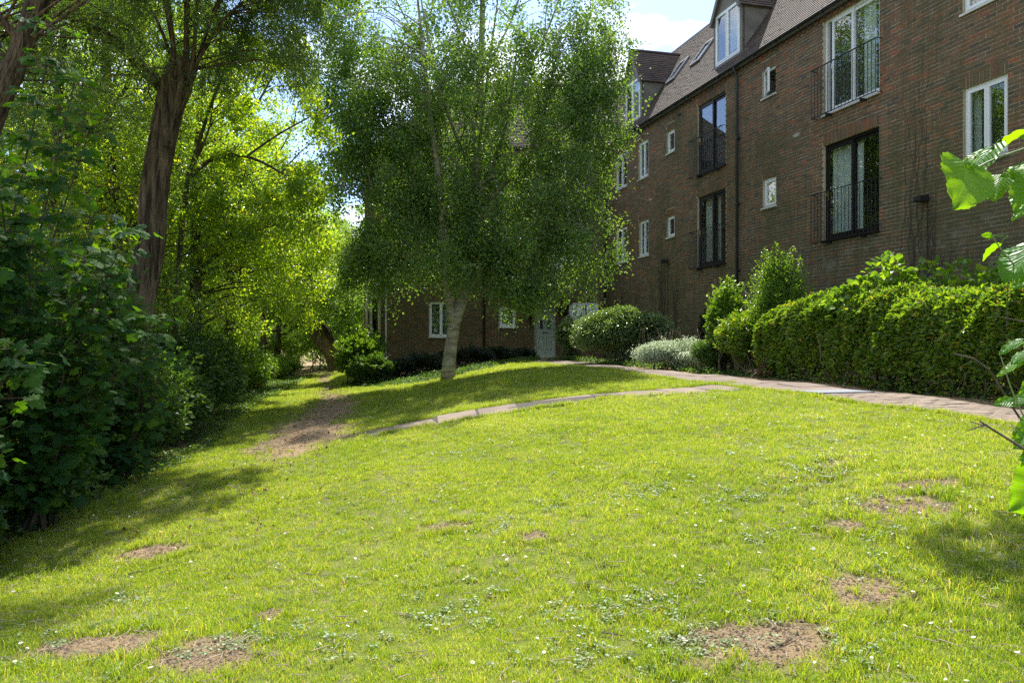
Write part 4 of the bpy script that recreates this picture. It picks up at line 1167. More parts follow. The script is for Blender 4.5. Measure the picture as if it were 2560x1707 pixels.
# blocks, courses across the path
PF = Frame((0, 0, 0), (1, 0, 0), (0, 1, 0), (0, 0, 1))
blk = []
s = 0
while True:
    yc = 11.05 - s * .108
    if yc < 3.2: break
    off = .108 if s % 2 else 0
    d = 6.98 - off
    while d < 7.95:
        d0_, d1_ = max(d, 6.98), min(d + .212, 7.96)
        if d1_ - d0_ > .05: blk.append((d0_ + .003, d1_ - .003, yc))
        d += .215
    s += 1
order = sorted(range(len(blk)), key=lambda i: (0 if (xD(blk[i][0], blk[i][2]) / blk[i][2] * F + 1280 < 2555 and blk[i][2] > 6.5) else 1, blk[i][2]))
rest = MB()
for n_, i in enumerate(order):
    d0_, d1_, yc = blk[i]
    if n_ < 290:
        c = [(xD(d0_, yc), yc), (xD(d0_, yc - .101), yc - .101), (xD(d1_, yc - .101), yc - .101), (xD(d1_, yc), yc)]
        slab(c, .05, 'paver', path, 'paver', lift=.026)
    else:
        c = np.array([(xD(d0_, yc), yc), (xD(d0_, yc - .101), yc - .101), (xD(d1_, yc - .101), yc - .101), (xD(d1_, yc), yc)])
        z = gz(c[:, 0], c[:, 1]) + .026
        rest.add(np.r_[np.c_[c, z], np.c_[c, z - .05]], [[0, 1, 2, 3]] + [[4 + k, 4 + (k + 1) % 4, (k + 1) % 4, k] for k in range(4)])
rest.build('pavers', M['paver'], path, kind='stuff')
# inspection cover set in the path
c = [(xD(6.98, 11.62), 11.62), (xD(6.98, 11.08), 11.08), (xD(7.72, 11.08), 11.08), (xD(7.72, 11.62), 11.62)]
mc = slab(c, .04, 'steel', None, 'inspection_cover', lift=.045)
tag(mc, 'pale grey rectangular inspection cover set in the path beside the lawn', 'manhole cover')

# ------------------------------------------------------------------ foliage
def T_kite(l=1.0, w=0.6, fold=0.12):
    return np.array([(0, 0, 0), (-w / 2, .42 * l, fold * l), (0, l, -.10 * l), (w / 2, .42 * l, fold * l)]), np.array([[0, 3, 2], [0, 2, 1]])
def T_lance(l=1.0, w=0.17):
    return np.array([(0, 0, 0), (-w / 2, .45 * l, .02), (0, l, -.14 * l), (w / 2, .45 * l, .02)]), np.array([[0, 3, 2], [0, 2, 1]])
def T_oval(l=1.0, w=0.6):
    V = [(0, 0, 0), (0, .5 * l, .0), (0, l, -.12 * l)]
    out = [(.30, .18), (.50, .48), (.34, .80)]
    L_ = [(-x * w, y * l, .10 * l * x * 2) for x, y in out]; Rr = [(x * w, y * l, .10 * l * x * 2) for x, y in out]
    V = np.array(V + L_ + Rr)
    return V, np.array([[0, 6, 1], [6, 7, 1], [7, 8, 1], [8, 2, 1], [0, 1, 3], [3, 1, 4], [4, 1, 5], [5, 1, 2]])
def T_syc():
    # five-lobed outline, centre at the base of the blade
    ang = [-172, -150, -128, -112, -92, -78, -60, -48, -30, -16, -7, 0]
    rad = [.30, .42, .56, .40, .72, .66, .88, .56, .80, .92, .96, 1.12]
    pts = [(math.sin(R(a)) * r, math.cos(R(a)) * r * .95 + .10) for a, r in zip(ang, rad)]
    pts2 = [(-x, y) for x, y in pts[:-1][::-1]]
    pts = pts + pts2
    V = [(0, .12, 0.0)] + [(x, y, -.16 * abs(x) + .05 * math.sin(y * 6 + x * 4) - .08 * y * y) for x, y in pts]
    n = len(pts)
    return np.array(V) * .5, np.array([[0, 1 + i, 2 + i] for i in range(n - 1)])[:, [0, 2, 1]]
def T_heart(l=1.0, w=.95, n=9, teeth=True, seed=0):
    """broad toothed leaf with a folded midrib, for close range"""
    r_ = np.random.default_rng(seed)
    n = 14; m_ = 4; t_ = np.linspace(0, 1, n * 2 + 1)
    prof = w / 2 * np.sin(np.pi * np.clip(t_, 0, 1) ** .62) ** .8
    V = []; 
    for i, tt in enumerate(t_):
        pw = prof[i] * (1.0 + (.06 if (i % 2 and teeth) else -.03))
        for j in range(-m_, m_ + 1):
            s = j / m_
            back = .14 * (1 - tt) * abs(s) ** 1.5
            z = .13 * abs(s) * pw - .22 * tt * tt + .022 * math.sin(tt * 22 - abs(s) * 7) * abs(s) + .03 * math.sin(s * 5 + tt * 4)
            V.append((s * pw, tt * l - back * (1 - tt) * 1.2 + .06 * abs(s) * pw, z))
    k = 2 * m_ + 1; F_ = []
    for i in range(len(t_) - 1):
        for j in range(k - 1):
            a = i * k + j; F_ += [[a, a + 1, a + k + 1], [a, a + k + 1, a + k]]
    return np.array(V), np.array(F_)

def frames(n, r_, up=0.8, droop=0.3, spread=1.0, dirs=None):
    d = r_.normal(size=(n, 3)); d[:, 2] *= .55
    if dirs is not None: d = d * spread + dirs
    d[:, 2] -= droop; d = nz(d)
    nn = r_.normal(size=(n, 3)) * .62; nn[:, 2] += up
    nn = nn - d * (nn * d).sum(1, keepdims=True); nn = nz(nn)
    x = np.cross(d, nn)
    return np.stack([x, d, nn], -1)          # columns: x, y (axis), z (normal)

def leaves(parent, pos, Rm, size, tmpl, mat, name='crown', n_obj=0, objname='leaf', frust=True, smooth=False, maxd=1e9):
    """one foliage mesh; the n_obj leaves that show largest become objects of their own"""
    TV, TF = tmpl; n = len(pos); size = np.broadcast_to(size, (n,))
    keep = np.ones(n, bool)
    if n_obj:
        px = pos[:, 0] / np.maximum(pos[:, 1], .1) * F; py = (pos[:, 2] - EYE) / np.maximum(pos[:, 1], .1) * F
        ok = (pos[:, 1] > .4) & (np.abs(px) < 1275) & (np.abs(py) < 850) & (pos[:, 1] < maxd)
        key = np.where(ok, -size / pos[:, 1], 1e9); order = np.argsort(key)[:n_obj]; order = order[key[order] < 1e8]
        keep[order] = False
        base = np.array(world_loc(parent))
        me = raw_mesh(objname, TV, TF, M[mat], smooth)
        for i in order:
            o = bpy.data.objects.new(objname, me)
            mt = Matrix([list(Rm[i][r] * size[i]) for r in range(3)]).to_4x4(); mt.translation = Vector(pos[i] - base)
            o.matrix_local = mt; o.parent = parent; COL.objects.link(o)
    p, Q_, s = pos[keep], Rm[keep], size[keep]
    if len(p) == 0: return None
    V = np.einsum('nij,kj->nki', Q_, TV) * s[:, None, None] + p[:, None, :]
    Fc = (np.arange(len(p)) * len(TV))[:, None, None] + TF[None]
    return obj(name, V.reshape(-1, 3), Fc.reshape(-1, TF.shape[1]), M[mat], parent, kind='stuff', smooth=smooth)

def clump_pts(r_, env, n_cl, shell=2.4):
    """clump centres inside the ellipsoids env = [(c, r, weight)]"""
    w = np.array([e[2] for e in env], float); w /= w.sum(); out = []
    for i in r_.choice(len(env), n_cl, p=w):
        c, r, _ = env[i]; v = nz(r_.normal(size=3)) * r_.uniform(0.02, 1) ** (1 / shell); out.append(np.array(c) + v * np.array(r))
    return np.array(out)

def canopy(root, r_, limbs, env, n_cl, n_leaf, cl_r, size, tmpl, mat, bark, up=.7, droop=.4, hang=0.0, twig_r=.012, n_obj=0, trunk_k=10, shell=2.4, flat=.7, keepf=None, twigs=3, rough=.05, limb_name='limb', sag=.15):
    """limbs: list of (points, r0, r1, is_trunk)"""
    allp = []; 
    for li, (pts, r0, r1, tr) in enumerate(limbs):
        L_ = spline(pts, 26 if tr else 16); rr = np.linspace(1, 0, len(L_)) ** .8 * (r0 - r1) + r1
        if tr:
            rr = rr * (1 + .35 * np.exp(-np.arange(len(L_)) / 1.2)) if tr == 1 else rr
        V, q = tube(L_, rr, trunk_k if tr else 7, rough=rough, seed=li)
        MB().add(V, q).build('trunk' if tr else limb_name, bark, root, smooth=True)
        allp.append(np.c_[L_, rr])
    allp = np.concatenate(allp)
    cc = clump_pts(r_, env, n_cl, shell)
    if keepf is not None: cc = cc[keepf(cc)]
    tw = MB(); tips = []; 
    for c in cc:
        d = np.linalg.norm(allp[:, :3] - c, axis=1) + 1.2 * np.maximum(allp[:, 2] - c[2] + .3, 0) + r_.uniform(0, .9, len(allp))
        s = allp[np.argmin(d)]
        ln = np.linalg.norm(c - s[:3])
        mid = (s[:3] + c) / 2 + np.array([0, 0, sag * ln]) + r_.normal(0, .06 * ln, 3)
        L_ = spline([s[:3], mid, c], 6)
        tw.add(*tube(L_, np.linspace(min(twig_r * (1 + ln * .5), s[3] * .8), twig_r * .35, 6), 4, cap=False))
        for _ in range(twigs):
            e = c + r_.normal(0, cl_r * .75, 3) * np.array([1, 1, flat]) - np.array([0, 0, hang * r_.uniform(0, 1)])
            L2 = spline([L_[4], (c + e) / 2 + np.array([0, 0, .1 * cl_r]), e], 4)
            tw.add(*tube(L2, np.linspace(twig_r * .4, twig_r * .15, 4), 3, cap=False)); tips.append((c, e))
    tw.build('branches', bark, root, smooth=True, kind='stuff')
    tips = np.array(tips)
    k = r_.integers(0, len(tips), n_leaf); u = r_.uniform(0, 1, (n_leaf, 1)) ** .7
    p = tips[k, 0] * (1 - u) + tips[k, 1] * u + r_.normal(0, cl_r * .30, (n_leaf, 3)) * np.array([1, 1, flat])
    if hang: p[:, 2] -= np.abs(r_.normal(0, hang * .4, n_leaf))
    Rm = frames(n_leaf, r_, up, droop)
    sz = size * r_.uniform(.7, 1.25, n_leaf)
    leaves(root, p, Rm, sz, tmpl, mat, 'crown', n_obj)
    return root

def gp(x, y, dz=0.0): return np.array([x, y, float(gz(x, y)) + dz])

# --- silver birch in front of the wing ------------------------------------------
rb = np.random.default_rng(11)
b0_ = gp(-1.76, 21.9, -.1)
birch = empty('birch_tree', b0_, 'tall birch tree with forked pale trunk on the grass mound before the front door', 'tree')
Yb = 21.9
PB = lambda px, py, dy=0.0: P(px, py, Yb + dy)
trunkR = [b0_, PB(1123, 900), PB(1134, 820), PB(1152, 760), PB(1172, 700, .1), PB(1181, 600, .2), PB(1187, 480, .2), PB(1196, 330, .1), PB(1203, 150, 0), PB(1208, -60, 0), PB(1212, -250, 0)]
trunkL = [PB(1138, 815), PB(1126, 770, -.1), PB(1112, 690, -.3), PB(1106, 590, -.5), PB(1100, 470, -.8), PB(1080, 330, -1.0), PB(1060, 150, -1.2), PB(1040, -40, -1.2)]
limbs = [(trunkR, .165, .03, 1), (trunkL, .12, .02, 2)]
for (px0, py0, px1, py1, px2, py2, dy, r0) in [(1184, 520, 1260, 330, 1300, 60, .8, .075), (1184, 540, 1330, 370, 1395, 120, -.8, .07), (1186, 500, 1210, 260, 1255, -80, 1.6, .06), (1183, 560, 1090, 330, 985, 60, 1.5, .07),
                                          (1186, 450, 1105, 240, 1040, -60, -1.5, .055), (1180, 600, 1010, 400, 870, 200, 1.0, .06), (1180, 600, 1400, 480, 1520, 330, .6, .05), (1176, 650, 1330, 600, 1480, 570, -1.2, .045),
                                          (1106, 600, 980, 520, 860, 480, -1.2, .05), (1195, 350, 1330, 160, 1420, -60, -1.5, .045), (1196, 330, 1060, 130, 960, -60, 0.5, .045), (1110, 680, 1000, 640, 900, 640, -.9, .035),
                                          (1172, 700, 1260, 690, 1340, 700, -.8, .03), (1200, 200, 1290, 20, 1340, -200, .5, .035), (1200, 200, 1120, 0, 1080, -220, .4, .035), (1187, 470, 1440, 300, 1545, 160, -.3, .05)]:
    limbs.append(([PB(px0, py0), PB(px1, py1, dy * .6), PB(px2, py2, dy)], r0, .010, 0))
ell = lambda px, py, rx, rz, ry, w, dy=0: (PB(px, py, dy), (rx, ry, rz), w)
env = [ell(1190, 330, 3.9, 3.3, 3.0, 6.0), ell(960, 330, 1.9, 3.3, 2.0, 2.6, -.3), ell(1430, 330, 1.6, 3.0, 2.0, 2.3, -.3), ell(1180, 0, 4.2, 3.0, 2.8, 2.5), ell(885, 150, 1.25, 2.9, 1.4, 2.0, -.2), ell(1480, 120, 1.1, 2.4, 1.4, 1.3, .2),
       ell(1080, 600, 2.1, 1.0, 1.9, 1.5, -.5), ell(1380, 600, 2.0, 1.15, 1.8, 1.6, -.6), ell(920, 620, 1.15, .95, 1.2, .8, -.3), ell(1290, 700, 1.0, .55, 1.1, .45, -.7), ell(1220, 520, 2.6, 1.4, 2.0, 1.8, -.5)]
canopy(birch, rb, limbs, env, 760, 200000, .42, .072, T_kite(1, .80, .10), 'l_birch', M['bark_birch'], up=.45, droop=.8, hang=.6, twig_r=.011, shell=2.2, trunk_k=16, twigs=4, rough=.03)

# --- pollarded willows at the left -------------------------------------------------
def pollard(name, label, path_pts, r0, r1, env, n_cl, n_leaf, seed, shoots, extra=(), n_obj=0, size=.105, mat='l_willow', tm=None, cl_r=.35, hang=.35, group=None):
    r_ = np.random.default_rng(seed)
    base = path_pts[0]
    root = empty(name, base, label, 'tree', group)
    L_ = spline(path_pts, 46)
    rr = np.interp(np.linspace(0, 1, 46), [0, .06, .2, .55, .85, .95, 1], [r0 * 1.35, r0 * 1.1, r0, (r0 + r1) / 2, r1, r1 * 1.12, r1 * .98])
    V, q = ridged(L_, rr, seed)
    tq = MB().add(V, q).build('trunk', M['bark'], root, smooth=True)
    limbs = []
    for (pts, a, b) in extra: limbs.append((pts, a, b, 0))
    top = L_[-1]
    for (dx, dy, dz) in shoots:
        s = top + np.array([dx, dy, 0]) / max(np.hypot(dx, dy), .1) * r1 * .7
        limbs.append(([s - np.array([0, 0, .15]), s + np.array([dx * .35, dy * .35, dz * .5]), s + np.array([dx, dy, dz])], .035, .008, 0))
    canopy(root, r_, limbs, env, n_cl, n_leaf, cl_r, size, tm or T_lance(1, .19), mat, M['bark'], up=.35, droop=.9, hang=hang, twig_r=.009, n_obj=n_obj, twigs=4, sag=.1)
    return root
Yw = 14.0
w1 = [gp(-6.85, Yw, -.2), P(338, 900, Yw), P(352, 740, Yw), P(376, 600, Yw), P(388, 460, Yw), P(426, 265, Yw), P(462, 150, Yw)]
e1 = [(P(400, 215, Yw), P(355, 170, Yw), P(290, 105, Yw - .3), P(222, 72, Yw - .6), P(120, 30, Yw - .9))]
pollard('willow_tree', 'leaning willow trunk cut off flat at the top with thin shoots and a side limb', w1, .24, .23,
        [((-5.6, 15.4, 8.8), (2.3, 1.8, 1.8), 3), ((-4.5, 14.3, 7.5), (1.2, 1.4, 1.3), 1.6), ((-7.6, 15.9, 7.8), (2.0, 1.4, 2.0), 1.4), ((-5.3, 12.6, 9.4), (1.6, 1.4, 1.0), 1.0)], 190, 62000, 21,
        [(-.9, .2, 2.6), (-.4, -.5, 3.0), (.2, .3, 3.2), (.7, -.3, 2.8), (1.3, .2, 2.2), (1.8, -.2, 1.5), (-1.6, .3, 2.1), (.4, -.9, 2.4), (-.2, .9, 2.9), (1.0, .8, 2.5), (-.7, -.1, 3.3), (.1, -.2, 3.5)],
        extra=[(list(e1[0]), .12, .06)], n_obj=260)
Yv = 11.5
w2 = [gp(-8.4, Yv, -.2), P(-190, 900, Yv), P(-120, 620, Yv), P(-20, 300, Yv), P(38, 165, Yv), P(96, 0, Yv), P(140, -180, Yv)]
pollard('willow_tree', 'dark leaning willow trunk rising through the top left corner of the picture', w2, .17, .145,
        [((-6.6, 12.9, 8.6), (2.6, 1.6, 1.9), 3), ((-7.4, 12.9, 6.4), (1.6, 1.1, 1.7), 2.0), ((-5.2, 12.2, 8.0), (1.6, 1.3, 1.0), 1.2), ((-4.8, 9.2, 9.2), (1.6, 1.6, .8), 1.0), ((-3.3, 10.3, 7.4), (1.1, .9, .6), 1.1)], 170, 52000, 22,
        [(-.9, .2, 1.6), (.2, .3, 2.2), (.9, -.3, 1.8), (1.5, .2, 1.4), (-1.2, -.6, 1.3)],
        extra=[([P(60, 110, Yv), P(-10, 40, Yv - .2), P(-90, 10, Yv - .4)], .07, .03), ([P(20, 200, Yv), P(-30, 60, Yv + .5), P(-60, -60, Yv + .8)], .10, .05)], n_obj=260)
Yf = 37.0
w3 = [gp(*(P(845, 0, Yf)[:2]), -.1), P(828, 880, Yf), P(805, 850, Yf), P(782, 812, Yf), P(771, 800, Yf)]
pw_ = pollard('pollard_willow', 'far pollarded willow leaning over the end of the grassy track', w3, .33, .36,
        [(P(790, 620, Yf), (2.6, 2.2, 2.3), 3), (P(720, 560, Yf), (2.0, 2.0, 1.8), 1)], 90, 26000, 23,
        [(-1.2, 0, 1.6), (-.7, .3, 2.4), (-.2, 0, 2.8), (.4, .2, 2.7), (.9, -.2, 2.2), (1.4, .2, 1.5), (-.4, -.3, 2.5)], mat='l_far', size=.13,
        extra=[([P(858, 930, Yf), P(836, 880, Yf), P(815, 830, Yf), P(800, 812, Yf)], .24, .2)])

for c_ in pw_.children:
    if c_.name.startswith('trunk'): c_.data.materials[0] = bark_mat('pale_willow_bark', (0.11, 0.085, 0.055), (0.34, 0.27, 0.18), 9, 1.4, .8, .03)
# --- background trees ---------------------------------------------------------------
def bg_tree(px, Y, ztop, r, n_leaf, mat, label, size, seed, cat='tree', zlow=.25, n_cl=None, lean=0.0, tm=None, group='trees along the back of the garden'):
    r_ = np.random.default_rng(seed)
    x = (px - 1280) / F * Y; b = gp(x, Y, -.1)
    root = empty('background_tree', b, label, cat, group)
    h = ztop - b[2]; top = b + np.array([lean, 0, h * .93])
    tr = [b, b + np.array([lean * .2, .1, h * .3]), b + np.array([lean * .5, -.1, h * .6]), top]
    limbs = [(tr, .05 + h * .013, .02, 1)]
    for k in range(7):
        a = k * 2.4 + seed; z = h * (.22 + .09 * k); s = b + np.array([lean * z / h, 0, z])
        e = s + np.array([math.cos(a) * r * .7, math.sin(a) * r * .7, h * .2])
        limbs.append(([s, (s + e) / 2 + np.array([0, 0, -.05 * h]), e], .05, .012, 0))
    zm = (ztop + b[2] + zlow) / 2; rz = (ztop - b[2] - zlow) / 2
    env = [((b[0] + lean * .5, Y, zm), (r, r, rz), 3), ((b[0] + lean * .3 + r * .4, Y - .3, zm - rz * .35), (r * .75, r * .7, rz * .55), 1.3), ((b[0] - r * .4, Y, zm - rz * .2), (r * .7, r * .7, rz * .6), 1)]
    canopy(root, r_, limbs, env, n_cl or int(60 + r * 20), n_leaf, .42 + r * .05, size, tm or T_kite(1, .8, .1), mat, M['bark2'], up=.5, droop=.5, hang=.2, twig_r=.014, twigs=3, trunk_k=8)
BT = [(300, 17, 11.5, 2.7, 34000, 'l_willow', 'slim willow with narrow leaves just behind the big leaning trunk', .11),
      (475, 19, 11.0, 2.6, 40000, 'l_poplar', 'bright yellow green poplar right of the cut-off willow trunk', .075),
      (120, 16, 10.5, 2.6, 30000, 'l_poplar', 'yellow green poplar behind the dark sycamore saplings', .075),
      (575, 24, 11.6, 3.0, 42000, 'l_poplar', 'tall bright poplar in the middle of the tree belt', .08),
      (655, 29, 9.0, 2.7, 34000, 'l_poplar', 'pale leafy poplar left of the far pollarded willow', .085),
      (690, 36, 8.6, 2.8, 30000, 'l_far', 'light green tree standing over the far pollarded willow', .10),
      (860, 43, 9.4, 3.4, 30000, 'l_far', 'pale green tree beyond the end of the brick wing', .12),
      (400, 29, 14.5, 4.0, 44000, 'l_far', 'tall pale green tree behind the cut-off willow trunk', .10),
      (200, 23, 13.0, 3.6, 36000, 'l_far', 'tall mid green tree behind the left thicket', .10),
      (20, 19, 12.0, 3.2, 30000, 'l_far', 'tree filling the left edge behind the dark willow trunk', .10),
      (560, 40, 12.5, 4.5, 34000, 'l_far', 'broad pale tree far behind the poplars', .13),
      (720, 48, 10.5, 4.4, 30000, 'l_far', 'farthest pale tree above the track end', .14)]
for i, (px, Y, zt_, r_c, nl, mt, lb, sz) in enumerate(BT):
    bg_tree(px, Y, zt_, r_c, nl, mt, lb, sz, 40 + i, zlow=(2.3 if i in (3, 4, 5) else 1.2 if i == 1 else .25), lean=(-.4 if i % 3 == 0 else .5), tm=T_lance(1, .2) if i == 0 else None)
# unseen lime tree added right of the camera so that its crown dapples the lawn
ov = empty('added_lime_tree', gp(5.5, 1.6, -.1), 'unseen tall lime tree added right of the camera to shade the lower right lawn', 'tree')
_b = gp(5.5, 1.6, -.1)
canopy(ov, np.random.default_rng(71), [([_b, _b + [-.1, .2, 2.5], _b + [-.2, .6, 5.5], _b + [-.1, .9, 9.5]], .19, .05, 1), ([_b + [-.2, .5, 4.6], (4.6, 4.2, 6.3), (4.0, 7.4, 7.3), (3.6, 9.2, 7.5)], .08, .015, 0),
        ([_b + [-.15, .6, 5.8], (5.4, 5.0, 8.0), (5.2, 7.8, 9.2)], .07, .015, 0)], [((3.55, 9.7, 7.3), (.5, .45, .3), .55), ((3.75, 8.2, 7.5), (.6, .4, .3), .5), ((5.2, 4.5, 9.6), (2.2, 2.6, 1.8), 3)],
       80, 6000, .24, .10, T_kite(1, .85, .1), 'l_poplar', M['bark2'], up=.7, droop=.4, hang=.1)
# bare arching branches in front of the poplars
rt = np.random.default_rng(5)
Yk = 17.0
gb = gp(P(430, 0, Yk)[0], Yk, -.1)
ab = empty('leaning_tree', gb, 'thin leaning tree with bare arching branches reaching over the track', 'tree')
lm = [([gb, P(440, 800, Yk), P(452, 600, Yk), P(470, 440, Yk)], .07, .05, 1), ([P(468, 450, Yk), P(540, 392, Yk), P(620, 392, Yk), P(700, 430, Yk), P(785, 492, Yk - .5)], .045, .012, 0),
      ([P(615, 392, Yk), P(690, 340, Yk), P(760, 300, Yk), P(835, 258, Yk - .3)], .025, .008, 0), ([P(470, 440, Yk), P(520, 330, Yk), P(540, 200, Yk)], .03, .008, 0), ([P(450, 640, Yk), P(560, 600, Yk), P(700, 560, Yk)], .025, .008, 0),
      ([P(470, 440, Yk), P(560, 180, 16.4), P(700, -80, 15.6), (-3.9, 15.0, 8.9), (-2.6, 14.5, 9.3)], .04, .012, 0)]
canopy(ab, rt, lm, [(P(720, 470, Yk), (1.0, 1.0, .6), 1), (P(800, 300, Yk), (.5, .6, .8), .5), (P(600, 520, Yk), (1.1, 1.0, .7), 1.3), (P(700, 140, Yk), (.8, .8, 1.0), .7), (P(560, 300, Yk), (.7, .7, 1.0), .7), ((-3.1, 14.6, 9.0), (1.5, 1.6, .9), 3.0), ((-4.4, 15.5, 9.6), (1.6, 1.6, 1.0), 2.0)], 110, 24000, .3, .075, T_kite(1, .8, .1), 'l_poplar', M['bark2'], up=.5, droop=.6, hang=.2, trunk_k=8)

# far belt that closes the view all round
def woodland():
    r_ = np.random.default_rng(77); n = 95000
    th = r_.uniform(0, 2 * np.pi, n); rad = r_.uniform(56, 68, n)
    x = np.sin(th) * rad; y_ = 8 + np.cos(th) * rad
    hh = 7.5 + 2.0 * np.sin(th * 9) + 1.5 * np.sin(th * 23 + 1) + 1.0 * np.sin(th * 51)
    z = r_.uniform(0, 1, n) ** .8 * hh
    p = np.c_[x, y_, z - .2]
    leaves(None, p, frames(n, r_, .5, .3), r_.uniform(.28, .55, n), T_kite(1, .8, .1), 'l_far', 'far_woodland').__setitem__('label', 'pale woodland closing the view beyond the garden')
woodland()

# --- shrubs ----------------------------------------------------------------------
def bush(name, label, c, rad, n, size, mat, cat='shrub', tmpl=None, seed=0, up=.6, droop=.2, stems=10, shell=2.3, n_obj=0, group=None, bumps=14, bark='twig', spray=0, flatbase=True):
    """c: base centre (x,y); rad: rx,ry,height"""
    r_ = np.random.default_rng(seed)
    b = gp(c[0], c[1], -.03); root = empty(name, b, label, cat, group)
    rx, ry, h = rad
    # lumps on an ellipsoid
    v = nz(r_.normal(size=(bumps, 3))); v[:, 2] = np.abs(v[:, 2]) * .9 - .1
    lc = np.c_[v[:, 0] * rx * .72, v[:, 1] * ry * .72, h * .46 + v[:, 2] * h * .40]; lr = r_.uniform(.22, .44, bumps)
    lc = np.r_[lc, [[0, 0, h * .42]]]; lr = np.r_[lr, .60]
    k = r_.choice(len(lc), n, p=lr ** 2 / (lr ** 2).sum())
    d = nz(r_.normal(size=(n, 3))); rr = r_.uniform(0, 1, n) ** (1 / shell)
    p = lc[k] + d * (rr * lr[k])[:, None] * np.array([rx, ry, h * .56])
    dirs = d * .9
    p = p[p[:, 2] > .02 * h]; m = len(p)
    dirs = nz(p - np.array([0, 0, h * .35])) * .9
    if spray:
        s_ = r_.normal(size=(spray, 3)); s_ = nz(s_); s_[:, 2] = np.abs(s_[:, 2]) + .2; s_ = nz(s_)
        base = np.array([0, 0, h * .42]) + s_ * np.array([rx, ry, h * .5]) * .85
        tt = r_.uniform(0, 1, (spray, 14, 1)); ext = base[:, None] + (s_ * np.array([rx, ry, h * .6]) * .38)[:, None] * tt + r_.normal(0, .018, (spray, 14, 3))
        p = np.r_[p, ext.reshape(-1, 3)]; dirs = np.r_[dirs, np.repeat(s_, 14, 0)]; m = len(p)
    Rm = frames(m, r_, up, droop, .8, dirs)
    g0 = gz(b[0] + p[:, 0], b[1] + p[:, 1]) - b[2]
    ok = p[:, 2] > g0 + .01
    p, Rm = p[ok], Rm[ok]; m = len(p)
    mb = MB()
    for i in range(stems):
        j = r_.integers(0, len(lc)); s = np.array([r_.normal(0, rx * .18), r_.normal(0, ry * .18), 0]); e = lc[j] + r_.normal(0, .06, 3)
        mb.add(*tube(spline([b + s, b + (s + e) / 2 + r_.normal(0, .05, 3), b + e], 6), np.linspace(.016, .005, 6) * (1 + h * .3), 5))
    mb.build('stem', M[bark], root, smooth=True)
    leaves(root, p + b, Rm, size * r_.uniform(.7, 1.3, m), tmpl or T_kite(1, .6, .1), mat, 'foliage', n_obj)
    return root

# hedge and shrubs on the right
def hedge(y0, y1, Dn, Df, ztop, n, label, seed=0):
    r_ = np.random.default_rng(seed)
    ym = (y0 + y1) / 2; b = gp(xD((Dn + Df) / 2, ym), ym, 0)
    root = empty('hedge', b, label, 'hedge')
    # sample close to the surface of a clipped box, with bulges
    u = r_.uniform(0, 1, n); L_ = (y1 - y0)
    yy = y0 + u * L_; W_ = Df - Dn
    face = r_.choice(4, n, p=[.40, .33, .10, .17])
    dd = np.where(face == 0, 0, np.where(face == 2, 1, r_.uniform(0, 1, n))); zz = np.where(face == 1, 1, r_.uniform(0, 1, n) ** .75)
    dep = np.abs(r_.exponential(.10, n)) - .05
    endm = face == 3
    yy = np.where(endm & (u > .5), y1 - dep * .8, yy)
    zz0 = zz
    bul = .05 * np.sin(yy * 1.7 + zz * 2) + .05 * np.sin(yy * 4.3 + zz * 5 + 2 * np.sin(yy)) + .045 * np.sin(yy * 9 - zz * 8) + .03 * np.sin(yy * 17 + zz * 13)
    D = Dn + dd * W_
    D = np.where(face == 0, D + dep - bul * .8 + .14 * np.clip(.35 - zz, 0, 1) + .22 * np.clip((zz - .80) / .2, 0, 1) ** 2, D); D = np.where(face == 2, D - dep + bul, D)
    top = ztop + .10 * np.sin(yy * 1.5 + 1) + .07 * np.sin(yy * 6 + D * 5) + .05 * np.sin(yy * 13 + D * 9) - .35 * np.clip((yy - (y1 - .5)) / .5, 0, 1) ** 2
    x = xD(D, yy); g = gz(x, yy)
    z = g + zz * (top - g); z = np.where(face == 1, top - dep * .8 - .22 * np.clip((Dn + .3 - D) / .3, 0, 1) ** 2 + r_.normal(0, .015, n), z)
    thin = (z - g < .28) & (r_.uniform(0, 1, n) < .55)
    sp = np.abs(np.sin(yy * 3.7 + np.sin(zz * 5 + yy * 2))) < .22           # bare pockets
    ok = ~thin & ~(sp & (face == 0) & (zz < .6) & (r_.uniform(0, 1, n) < .6))
    p = np.c_[x, yy, z][ok]; m = len(p)
    out = np.where((face == 0)[ok, None], -np.array([[.9659, .2588, -.25]]), np.where((face == 1)[ok, None], np.array([[0, 0, 1.0]]), np.array([[.6, .3, .3]])))
    Rm = frames(m, r_, .75, .1, .9, out * .8)
    leaves(root, p, Rm, .072 * r_.uniform(.7, 1.35, m), T_kite(1, .55, .12), 'l_hedge', 'foliage', 300)
    mb = MB()
    for i in range(int(L_ / .055)):
        y_ = y0 + i * .085 + r_.normal(0, .03); D_ = Dn + r_.uniform(.10, .35); q0 = gp(xD(D_, y_), y_)
        pts = [q0]; d = np.array([r_.normal(0, .25), r_.normal(0, .3), 1.0])
        for k in range(5):
            d = nz(d + r_.normal(0, .38, 3) * np.array([1, 1, .3]) + [0, 0, .25]); pts.append(pts[-1] + d * r_.uniform(.13, .26))
        pts = np.array(pts); pts[:, 0] = np.maximum(pts[:, 0], xD(Dn - .04, pts[:, 1]))
        mb.add(*tube(spline(pts, 10), np.linspace(.009, .004, 10), 4))
    mb.build('stems', M['paletwig'], root, smooth=True, kind='stuff')
    core = MB()    # dense dead twig core
    for i in range(900):
        y_ = r_.uniform(y0, y1); D_ = Dn + r_.uniform(.3, W_ - .2); q0 = gp(xD(D_, y_), y_); q0[2] += r_.uniform(.02, 1.0)
        core.add(*tube([q0, q0 + r_.normal(0, .25, 3)], .005, 3, cap=False))
    core.build('inner_twigs', M['twig'], root, kind='stuff')
    return root
hedge(5.0, 15.2, 8.45, 10.0, EYE + .68, 130000, 'long clipped green hedge with pale bare stems beside the paved path')

